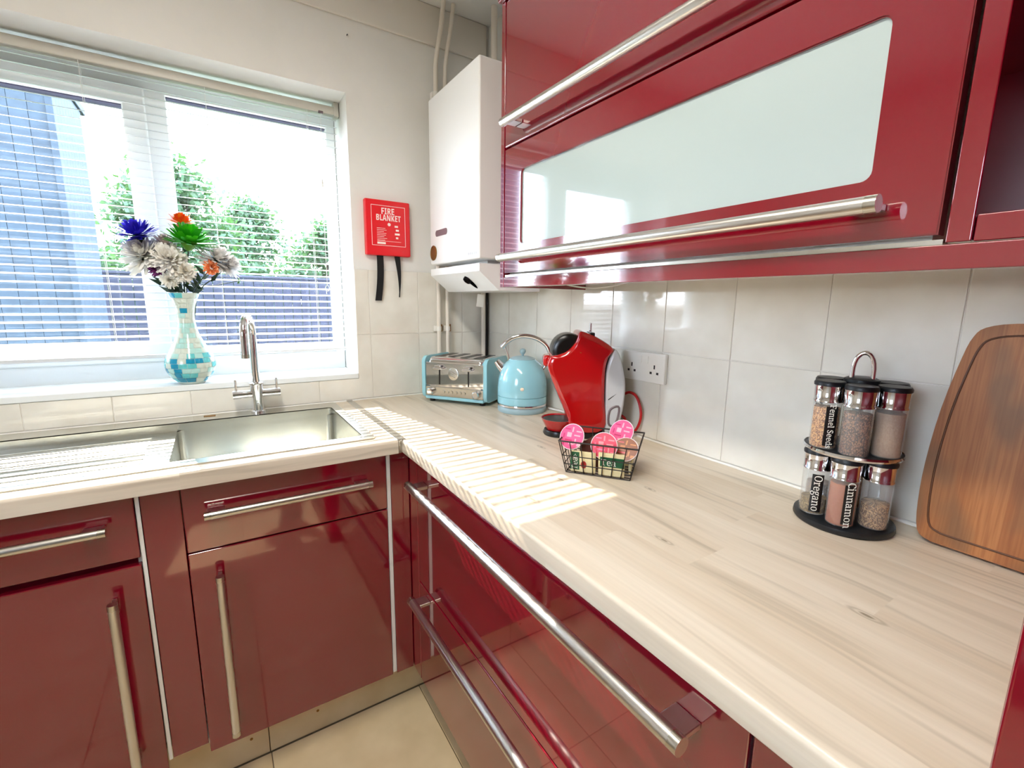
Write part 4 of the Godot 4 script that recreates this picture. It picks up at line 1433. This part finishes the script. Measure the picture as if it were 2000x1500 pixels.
func kettle() -> void:
	var t := thing("dome_kettle", "pale blue domed kettle with a chrome arch handle", "kettle", V(-0.108, 0, 0.455), atan2(-0.83, -0.56))
	part(t, "power_base", MB.new().lathe([Vector2(0, 0.0003), Vector2(0.086, 0.0003), Vector2(0.088, 0.004), Vector2(0.088, 0.018), Vector2(0.084, 0.022), Vector2(0, 0.022)], 44), M.blue_grey)
	part(t, "trim_ring", MB.new().lathe([Vector2(0.084, 0.0222), Vector2(0.0885, 0.0225), Vector2(0.0895, 0.026), Vector2(0.0885, 0.030), Vector2(0.084, 0.031)], 44), M.chrome)
	part(t, "lower_band", MB.new().lathe([Vector2(0.080, 0.031), Vector2(0.0885, 0.0312), Vector2(0.0895, 0.040), Vector2(0.0890, 0.056), Vector2(0.0875, 0.057)], 44), M.blue)
	var pr := [Vector2(0.0868, 0.057), Vector2(0.0868, 0.0585), Vector2(0.0895, 0.0590), Vector2(0.0895, 0.085), Vector2(0.0870, 0.110), Vector2(0.0815, 0.135), Vector2(0.073, 0.156), Vector2(0.061, 0.174), Vector2(0.047, 0.186), Vector2(0.0455, 0.187)]
	part(t, "body", MB.new().lathe(pr, 44), M.blue)
	var lid := part(t, "lid", MB.new().lathe([Vector2(0.0455, 0.1868), Vector2(0.046, 0.1885), Vector2(0.038, 0.193), Vector2(0.022, 0.197), Vector2(0, 0.198)], 36), M.blue_grey)
	part(lid, "knob", MB.new().lathe([Vector2(0.004, 0.197), Vector2(0.0045, 0.203), Vector2(0.009, 0.208), Vector2(0.0115, 0.215), Vector2(0.009, 0.222), Vector2(0, 0.225)], 18), M.blue_grey)
	# handle: local +z is the spout side
	var h := []
	for p in [[-0.094, 0.180], [-0.098, 0.205], [-0.088, 0.232], [-0.066, 0.252], [-0.036, 0.265], [0.0, 0.269], [0.032, 0.262], [0.058, 0.246], [0.076, 0.227]]:
		h.append(V(0, p[1], p[0]))
	var hd := part(t, "handle", MB.new().tube(spline(h, 5), 0.0085, 14, false, 0.75), M.chrome)
	part(hd, "strut", MB.new().tube([V(0, 0.234, 0.064), V(0, 0.184, 0.0475)], 0.0032, 8), M.chrome)
	part(hd, "strut", MB.new().tube([V(0, 0.186, -0.093), V(0, 0.150, -0.074)], [0.008, 0.006], 10), M.chrome)
	part(t, "spout", MB.new().tube([V(0, 0.146, 0.066), V(0, 0.166, 0.085), V(0, 0.178, 0.094)], [0.020, 0.014, 0.0115], 16), M.chrome)
	part(t, "emblem", MB.new().lathe([Vector2(0, 0), Vector2(0.007, 0), Vector2(0.0065, 0.0012), Vector2(0, 0.0014)], 16).xf(Transform3D(Basis(V(0, 0, 1), V(1, 0, 0), V(0, 1, 0)), V(0.0888, 0.092, 0))), M.chrome)
	var c := thing("kettle_cord", "white kettle flex lying along the wall behind the kettle", "cable")
	part(c, "flex", MB.new().tube(spline([V(-0.02, 0.0045, 0.50), V(-0.012, 0.006, 0.55), V(-0.010, 0.0045, 0.62), V(-0.012, 0.0045, 0.68)], 6), 0.004, 8), M.cord)

# a shape whose outline is swollen between two flat cheeks: x is its width
func puff(poly: Array, half: float, edge: float, k := 6) -> MB:
	var c := Vector2.ZERO
	for p in poly:
		c += p
	c /= poly.size()
	var rings := []
	for i in 2 * k + 1:
		var f := -1.0 + float(i) / k
		var s := 1.0 - edge * (1.0 - sqrt(maxf(0.0, 1.0 - pow(absf(f), 4.0))))
		var x := half * sin(f * PI / 2)
		var ring := []
		for p in poly:
			var q: Vector2 = c + (p - c) * s
			ring.append(V(x, q.y, q.x))
		rings.append(ring)
	return MB.new().loft(rings, true)

func smooth2(pts: Array, per := 4) -> Array:
	var o := []
	var m := pts.size()
	for i in m:
		var a: Vector2 = pts[(i - 1 + m) % m]
		var b: Vector2 = pts[i]
		var c: Vector2 = pts[(i + 1) % m]
		var d: Vector2 = pts[(i + 2) % m]
		for k in per:
			o.append(b.cubic_interpolate(c, a, d, float(k) / per))
	return o

func coffee_machine() -> void:
	# local +z is the front of the machine
	var t := thing("capsule_coffee_machine", "red rounded capsule coffee machine with a grey water tank", "coffee machine", V(-0.132, 0, 0.806), atan2(-0.84, -0.54))
	var shell_ := smooth2([Vector2(0.034, 0.024), Vector2(0.046, 0.06), Vector2(0.075, 0.125), Vector2(0.098, 0.18), Vector2(0.108, 0.215), Vector2(0.099, 0.238), Vector2(0.078, 0.244), Vector2(0.052, 0.256), Vector2(0.032, 0.280), Vector2(0.020, 0.3085), Vector2(-0.006, 0.304), Vector2(-0.04, 0.288), Vector2(-0.075, 0.262), Vector2(-0.062, 0.238), Vector2(-0.055, 0.20), Vector2(-0.056, 0.12), Vector2(-0.058, 0.026)])
	part(t, "shell", puff(shell_, 0.066, 0.16), M.machine_red)
	var vis := []
	for i in 26:
		var a := TAU * i / 26
		vis.append(Vector2(0.046 + cos(a) * 0.050, 0.252 + sin(a) * 0.050))
	part(t, "visor", puff(vis, 0.052, 0.30), M.black)
	# lever block at the nose and the slot with its handle on top
	part(t, "nose", MB.new().rbox(V(-0.028, 0.205, 0.094), V(0.028, 0.238, 0.118), 0.010, 3), M.machine_red)
	part(t, "slot", MB.new().rbox(V(-0.012, 0.292, -0.022), V(0.056, 0.306, -0.008), 0.003, 1), M.black)
	part(t, "lever", MB.new().rbox(V(0.000, 0.300, -0.020), V(0.012, 0.331, -0.013), 0.003, 2), M.chrome)
	part(t, "accent", MB.new().tube([V(0.0625, 0.262, 0.036), V(0.0655, 0.250, 0.016)], 0.0012, 6), M.brass)
	# water tank behind
	var tank := smooth2([Vector2(-0.060, 0.020), Vector2(-0.058, 0.12), Vector2(-0.057, 0.20), Vector2(-0.070, 0.252), Vector2(-0.080, 0.262), Vector2(-0.092, 0.248), Vector2(-0.106, 0.205), Vector2(-0.114, 0.16), Vector2(-0.112, 0.10), Vector2(-0.100, 0.035), Vector2(-0.085, 0.020)])
	part(t, "water_tank", puff(tank, 0.060, 0.20), M.tank)
	var rim := []
	for p in smooth2([Vector2(-0.070, 0.050), Vector2(-0.071, 0.085), Vector2(-0.085, 0.098), Vector2(-0.098, 0.095), Vector2(-0.094, 0.060), Vector2(-0.082, 0.042)], 3):
		rim.append(V(0.0585, p.y, p.x))
	part(t, "tank_handle", MB.new().tube(rim, 0.0038, 8, true), M.tank_dark)
	part(t, "tank_line", MB.new().tube([V(0.0595, 0.118, -0.066), V(0.0585, 0.135, -0.088), V(0.052, 0.142, -0.108)], 0.0016, 6), M.dark)
	# drip tray and foot
	part(t, "foot", MB.new().rbox(V(-0.056, 0.0003, -0.100), V(0.056, 0.024, 0.06), 0.008, 2), M.black)
	part(t, "tray_foot", MB.new().lathe([Vector2(0, 0.0003), Vector2(0.047, 0.0003), Vector2(0.050, 0.006), Vector2(0.046, 0.016), Vector2(0, 0.016)], 30, V(0, 0, 0.062)), M.black)
	part(t, "drip_tray", MB.new().lathe([Vector2(0, 0.016), Vector2(0.038, 0.017), Vector2(0.052, 0.044), Vector2(0.0545, 0.050), Vector2(0.0515, 0.050), Vector2(0.049, 0.045), Vector2(0, 0.045)], 34, V(0, 0, 0.064)), M.machine_red)
	part(t, "drip_grille", MB.new().lathe([Vector2(0, 0.0455), Vector2(0.0485, 0.0455), Vector2(0.0485, 0.047), Vector2(0, 0.047)], 30, V(0, 0, 0.064)), M.black)
	var c := thing("red_power_cord", "red flex curving from the coffee machine to the worktop", "cable")
	part(c, "flex", MB.new().tube(spline([V(-0.030, 0.115, 0.862), V(-0.018, 0.130, 0.885), V(-0.014, 0.118, 0.912), V(-0.014, 0.075, 0.930), V(-0.014, 0.035, 0.922), V(-0.018, 0.0050, 0.900), V(-0.022, 0.0042, 0.885)], 7), 0.004, 10), M.hose)
	part(c, "flex", MB.new().tube(spline([V(-0.038, 0.062, 0.870), V(-0.030, 0.052, 0.884), V(-0.027, 0.025, 0.892), V(-0.027, 0.0045, 0.894)], 6), 0.004, 10), M.hose)

func basket() -> void:
	# local x runs along the near side, local +z faces the room
	var d := V(0.0892, 0, 0.118).normalized()
	var nz := V(-d.z, 0, d.x)
	var a := atan2(nz.x, nz.z)
	var cen := V(-0.372, 0, 1.031).lerp(V(-0.2825, 0, 1.149), 0.5) - nz * 0.058
	var t := thing("wire_basket", "small dark wire basket of tea bags and coffee pods", "basket", cen, a)
	var bx := 0.072
	var bz := 0.058
	var tx := 0.088
	var tz := 0.072
	var hh := 0.076
	var r := 0.0012
	var P := func(fx: float, fz: float, fy: float) -> Vector3:
		return V(fx * lerpf(bx, tx, fy), 0.0016 + fy * hh, fz * lerpf(bz, tz, fy))
	var rimp := []
	for q in [[-1, 1], [1, 1], [1, -1], [-1, -1]]:
		rimp.append(P.call(q[0], q[1], 1.0))
	part(t, "rim_wire", MB.new().tube([rimp[0], rimp[1]], r * 1.6, 6).tube([rimp[1], rimp[2]], r * 1.6, 6).tube([rimp[2], rimp[3]], r * 1.6, 6).tube([rimp[3], rimp[0]], r * 1.6, 6), M.wire)
	for fy in [0.0, 0.27, 0.54]:
		for q in [[-1, 1, 1, 1], [1, 1, 1, -1], [1, -1, -1, -1], [-1, -1, -1, 1]]:
			part(t, "wire", MB.new().tube([P.call(q[0], q[1], fy), P.call(q[2], q[3], fy)], r, 6), M.wire)
	for i in 8:
		var f := -1.0 + 2.0 * i / 7
		part(t, "wire", MB.new().tube([P.call(f, 1, 1.0), P.call(f, 1, 0.0), P.call(f, -1, 0.0), P.call(f, -1, 1.0)], r, 6), M.wire)
	for i in 6:
		var f := -0.8 + 1.6 * i / 5
		part(t, "wire", MB.new().tube([P.call(1, f, 1.0), P.call(1, f, 0.0), P.call(-1, f, 0.0), P.call(-1, f, 1.0)], r, 6), M.wire)
	var put := func(o: Node3D, at: Vector3, turn: Basis) -> void:
		var T := Transform3D(Basis(V(0, 1, 0), a), cen + V(0, H, 0)) * Transform3D(turn, at)
		o.transform = T
	# tea bags in paper envelopes along the near side
	var lean := Basis(V(1, 0, 0), 0.14)
	var env := [
		["cream tea bag envelope with a sideways green label against the basket front", -0.034, 0.0, 0.0515, 0.052, 0],
		["cream tea bag envelope with a green Tea label at the basket corner", 0.030, 0.0, 0.0525, 0.056, 1],
		["plain cream tea bag envelope slanting at the end of the basket", 0.064, 0.0, 0.0, 0.052, 2],
		["cream tea bag envelope with a green flap at the back of the basket", 0.034, 0.0, -0.030, 0.058, 3],
	]
	for e in env:
		var o := thing("tea_bag_envelope", e[0], "tea bag", Vector3.ZERO, 0.0, "tea bags in the wire basket")
		var w := 0.029
		var hgt: float = e[4]
		part(o, "envelope", MB.new().rbox(V(-w, 0, -0.0022), V(w, hgt, 0.0022), 0.002, 1), M.paper)
		if e[5] == 0:
			part(o, "green_label", MB.new().box(V(-w + 0.0005, 0.006, 0.0021), V(-w + 0.021, hgt - 0.002, 0.0026)), M.green_print)
			text(o, "lettering", "Tea", 0.019, V(-w + 0.0105, 0.022, 0.0030), Basis(V(0, 0, 1), PI / 2), M.paper_white, true)
			part(o, "red_spot", MB.new().lathe([Vector2(0, 0), Vector2(0.0066, 0), Vector2(0.0066, 0.0005), Vector2(0, 0.0005)], 16).xf(Transform3D(Basis(V(1, 0, 0), V(0, 0, 1), V(0, -1.4, 0)), V(0.002, 0.020, 0.0022))), M.red_print)
			part(o, "mark", MB.new().tube([V(-w + 0.006, hgt - 0.016, 0.0027), V(-w + 0.015, hgt - 0.015, 0.0027), V(-w + 0.012, hgt - 0.007, 0.0027)], 0.0006, 5, true), M.paper_white)
		elif e[5] == 1:
			part(o, "green_label", MB.new().box(V(-w + 0.004, hgt - 0.033, 0.0021), V(w - 0.0006, hgt - 0.010, 0.0026)), M.green_print)
			text(o, "lettering", "Tea", 0.020, V(-0.006, hgt - 0.023, 0.0030), Basis(), M.paper_white, true)
		elif e[5] == 3:
			part(o, "green_label", MB.new().box(V(-w + 0.0005, hgt - 0.014, 0.0021), V(w - 0.006, hgt - 0.001, 0.0026)), M.green_print)
		var turn := lean if e[5] != 2 else Basis(V(0, 1, 0), PI / 2 + 0.12) * Basis(V(1, 0, 0), 0.16)
		put.call(o, V(e[1], 0.0035, e[3]), turn)
	# a folded brown card between the pods
	var bc := thing("brown_card", "folded dark brown card standing between the coffee pods", "card")
	part(bc, "card", MB.new().extrude(PackedVector2Array([Vector2(-0.032, 0), Vector2(0.018, 0), Vector2(0.018, 0.076), Vector2(0.004, 0.086), Vector2(-0.032, 0.060)]), Transform3D(Basis(), Vector3.ZERO), 0.0012), M.cardboard)
	put.call(bc, V(-0.016, 0.0035, 0.022), Basis(V(1, 0, 0), 0.1))
	# coffee pods
	var pods := [
		["pink-patterned coffee pod propped on the basket corner", -0.064, 0.083, 0.046, M.pod_pink, 0.45, -0.25],
		["large red-patterned coffee pod in the middle of the basket", 0.010, 0.070, 0.046, M.pod_red, 0.25, -0.05],
		["brown-patterned coffee pod lying near the end of the basket", 0.054, 0.060, 0.022, M.pod_brown, 0.75, -0.2],
		["magenta coffee pod showing its edge behind the red-patterned pod", 0.040, 0.090, -0.012, M.pod_pink, 0.5, -0.4],
	]
	for p in pods:
		var o := thing("coffee_pod", p[0], "coffee pod", Vector3.ZERO, 0.0, "coffee pods in the wire basket")
		var b := MB.new()
		b.lathe([Vector2(0, -0.028), Vector2(0.018, -0.028), Vector2(0.021, -0.024), Vector2(0.026, -0.001), Vector2(0.0305, -0.001), Vector2(0.0305, 0.0), Vector2(0, 0.0)], 30)
		part(o, "cup", b, M.pod_body)
		var lid := MB.new()
		var seg := 30
		for i in seg:
			var a0 := TAU * i / seg
			var a1 := TAU * (i + 1) / seg
			var q0 := V(cos(a0) * 0.0288, 0.0008, sin(a0) * 0.0288)
			var q1 := V(cos(a1) * 0.0288, 0.0008, sin(a1) * 0.0288)
			lid.tri(V(0, 0.0008, 0), q0, q1, Vector3.UP, Vector3.UP, Vector3.UP, Vector2(0.5, 0.5), Vector2(0.5 + cos(a0) * 0.5, 0.5 + sin(a0) * 0.5), Vector2(0.5 + cos(a1) * 0.5, 0.5 + sin(a1) * 0.5))
		part(o, "foil_lid", lid, p[4])
		put.call(o, V(p[1], p[2], p[3]), Basis(V(0, 1, 0), p[6]) * Basis(V(1, 0, 0), PI / 2 - p[5]))

func spice_rack() -> void:
	var cen := V(-0.090, 0, 1.481)
	var toCam := atan2(-1.02607 + 0.090, 1.81873 - 1.481)   # local +z faces the room
	var t := thing("spice_carousel", "two-tier chrome and dark blue spice carousel beside the wooden board", "spice rack", cen, toCam)
	part(t, "base", MB.new().lathe([Vector2(0, 0.0003), Vector2(0.074, 0.0003), Vector2(0.077, 0.004), Vector2(0.076, 0.011), Vector2(0.068, 0.014), Vector2(0, 0.014)], 48), M.navy)
	part(t, "post", MB.new().tube([V(0, 0.013, 0), V(0, 0.264, 0)], 0.0075, 14), M.navy)
	part(t, "tier_plate", MB.new().lathe([Vector2(0, 0.134), Vector2(0.070, 0.134), Vector2(0.072, 0.1365), Vector2(0.070, 0.139), Vector2(0, 0.139)], 44), M.navy)
	part(t, "tier_ring", MB.new().lathe([Vector2(0.0725, 0.133), Vector2(0.0745, 0.1365), Vector2(0.0725, 0.140), Vector2(0.0705, 0.1365), Vector2(0.0725, 0.133)], 44), M.chrome)
	for y in [0.098, 0.222]:
		part(t, "holder", MB.new().lathe([Vector2(0, y), Vector2(0.034, y), Vector2(0.034, y + 0.004), Vector2(0, y + 0.004)], 30), M.navy)
	part(t, "top_cap", MB.new().lathe([Vector2(0, 0.252), Vector2(0.026, 0.252), Vector2(0.026, 0.262), Vector2(0.02, 0.265), Vector2(0, 0.265)], 30), M.navy)
	var h := []
	for i in 15:
		var a := PI * i / 14
		h.append(V(-cos(a) * 0.0145, 0.264 + pow(sin(a), 0.6) * 0.044, 0.010))
	part(t, "carry_loop", MB.new().tube(h, 0.0038, 10), M.chrome)
	# twelve jars, six to a tier
	var looks := {
		"fennel": [speckle(Color(0.80, 0.55, 0.32), Color(0.50, 0.30, 0.16), Color(0.88, 0.70, 0.45), 3), 0.072, "Fennel Seeds"],
		"coriander": [speckle(Color(0.45, 0.29, 0.20), Color(0.22, 0.13, 0.10), Color(0.68, 0.48, 0.36), 4), 0.072, ""],
		"pepper": [speckle(Color(0.62, 0.50, 0.40), Color(0.60, 0.48, 0.38), Color(0.66, 0.54, 0.43), 5), 0.074, ""],
		"oregano": [speckle(Color(0.52, 0.42, 0.25), Color(0.42, 0.33, 0.19), Color(0.70, 0.58, 0.36), 6), 0.028, "Oregano"],
		"cinnamon": [speckle(Color(0.62, 0.33, 0.18), Color(0.62, 0.33, 0.18), Color(0.66, 0.37, 0.21), 7), 0.074, "Cinnamon"],
		"flakes": [speckle(Color(0.62, 0.46, 0.30), Color(0.40, 0.28, 0.17), Color(0.78, 0.62, 0.42), 8), 0.042, ""],
	}
	var where := [["cinnamon", "spice jar of orange-brown powder with a black Cinnamon label", "flakes", "oregano"], ["coriander", "tall upper spice jar of dark brown seeds facing the room", "pepper", "fennel"]]
	var words := {
		"fennel": "upper spice jar of tan seeds with a black Fennel Seeds label",
		"coriander": "upper spice jar of dark brown seeds without a label in view",
		"pepper": "upper spice jar of pale beige powder beside the wooden board",
		"oregano": "lower spice jar with a black Oregano label",
		"cinnamon": "lower spice jar of orange-brown powder with a black Cinnamon label",
		"flakes": "lower spice jar half full of pale brown flakes",
	}
	for tier in 2:
		for k in 6:
			var key: String
			var lab: String
			if k == 0:
				key = ["cinnamon", "coriander"][tier]
				lab = words[key]
			elif k == 1:
				key = ["flakes", "pepper"][tier]
				lab = words[key]
			elif k == 5:
				key = ["oregano", "fennel"][tier]
				lab = words[key]
			else:
				key = ["fennel", "flakes", "oregano"][(k + tier) % 3]
				lab = ["spice jar at the back of the carousel's lower tier against the tiles", "spice jar at the back of the carousel's upper tier against the tiles"][tier]
			var look: Array = looks[key]
			var a := toCam + deg_to_rad(60.0 * k + [-4.0, 2.0][tier])
			var y: float = [0.0142, 0.1392][tier]
			var o := thing("spice_jar", lab, "spice jar", cen + V(sin(a) * 0.0505, y, cos(a) * 0.0505), a, "spice jars in the carousel")
			var hy := 0.092
			part(o, "glass", MB.new().lathe([Vector2(0, 0), Vector2(0.0195, 0), Vector2(0.0215, 0.002), Vector2(0.0215, hy)], 30), M.jar)
			var m := mat(Color(1, 1, 1), 0.8)
			m.albedo_texture = look[0]
			m.uv1_scale = V(2, 16, 1)
			part(o, "contents", MB.new().lathe([Vector2(0, 0.0022), Vector2(0.0196, 0.0022), Vector2(0.0196, look[1]), Vector2(0.006, look[1] + 0.002), Vector2(0, look[1] + 0.001)], 28), m)
			part(o, "lid", MB.new().lathe([Vector2(0.0205, hy - 0.010), Vector2(0.0225, hy - 0.0095), Vector2(0.0225, hy - 0.007), Vector2(0.0215, hy - 0.006), Vector2(0.0225, hy + 0.016), Vector2(0.0235, hy + 0.022), Vector2(0.0215, hy + 0.023)], 32), M.chrome)
			part(o, "cap", MB.new().lathe([Vector2(0.0236, hy + 0.0185), Vector2(0.024, hy + 0.023), Vector2(0.022, hy + 0.0265), Vector2(0, hy + 0.0265)], 32), M.navy)
			if look[2] != "":
				var la: float = {"fennel": 1.45, "oregano": 1.32, "cinnamon": 0.60}[key]
				var lb := MB.new()
				lb.lathe([Vector2(0.0218, 0.006), Vector2(0.0218, 0.076)], 10, Vector3.ZERO, PI / 2 - la - 0.42, PI / 2 - la + 0.42)
				var lp := part(o, "label", lb, M.black)
				var q := Basis(V(0, 1, 0), la) * Basis(V(0, 0, 1), -PI / 2)
				text(lp, "lettering", look[2], 0.0165 if key != "fennel" else 0.0125, V(sin(la) * 0.0224, 0.041, cos(la) * 0.0224), q, M.paper_white, true)

func chopping_board() -> void:
	var t := thing("chopping_board", "rounded wooden chopping board leaning on the tiles beside the spice carousel", "chopping board")
	# outline in the board's own plane: z along the wall, y up the board
	var half := [Vector2(0.05, 0.0), Vector2(0.078, 0.002), Vector2(0.0925, 0.014), Vector2(0.0985, 0.06), Vector2(0.0995, 0.13), Vector2(0.094, 0.22), Vector2(0.082, 0.305), Vector2(0.074, 0.338), Vector2(0.062, 0.353), Vector2(0.03, 0.3605)]
	var poly := PackedVector2Array()
	for p in half:
		poly.append(p)
	for i in range(half.size() - 1, -1, -1):
		poly.append(Vector2(-half[i].x, half[i].y))
	var dense := PackedVector2Array()
	for p in smooth2(Array(poly), 3):
		p.y = maxf(p.y, 0.0)
		dense.append(p)
	var lean := asin(0.037 / 0.36)
	# local axes of the board: u along the wall, v up the board, w out to the room
	var up := V(sin(lean), cos(lean), 0)
	var out := V(-cos(lean), sin(lean), 0)
	var T := Transform3D(Basis(V(0, 0, 1), up, out), V(-0.0415, 0.0026, 1.6705))
	var b := MB.new().extrude(dense, T, 0.018)
	var o := MB.new()
	# grain coordinates follow the board, before it leans
	var me := b.mesh(V(0, 0, 1) / 0.22, up / 0.40)
	part_mesh(t, "board", me, M.board)
	# juice groove: a thin sunken line shown as a darker inlay just proud of the face
	var g := []
	for p in dense:
		var q := Vector2(p.x * 0.86, 0.18 + (p.y - 0.18) * 0.90)
		g.append(T * V(q.x, q.y, 0.0182))
	part(t, "juice_groove", MB.new().tube(g, 0.0016, 6, true), M.board_edge)
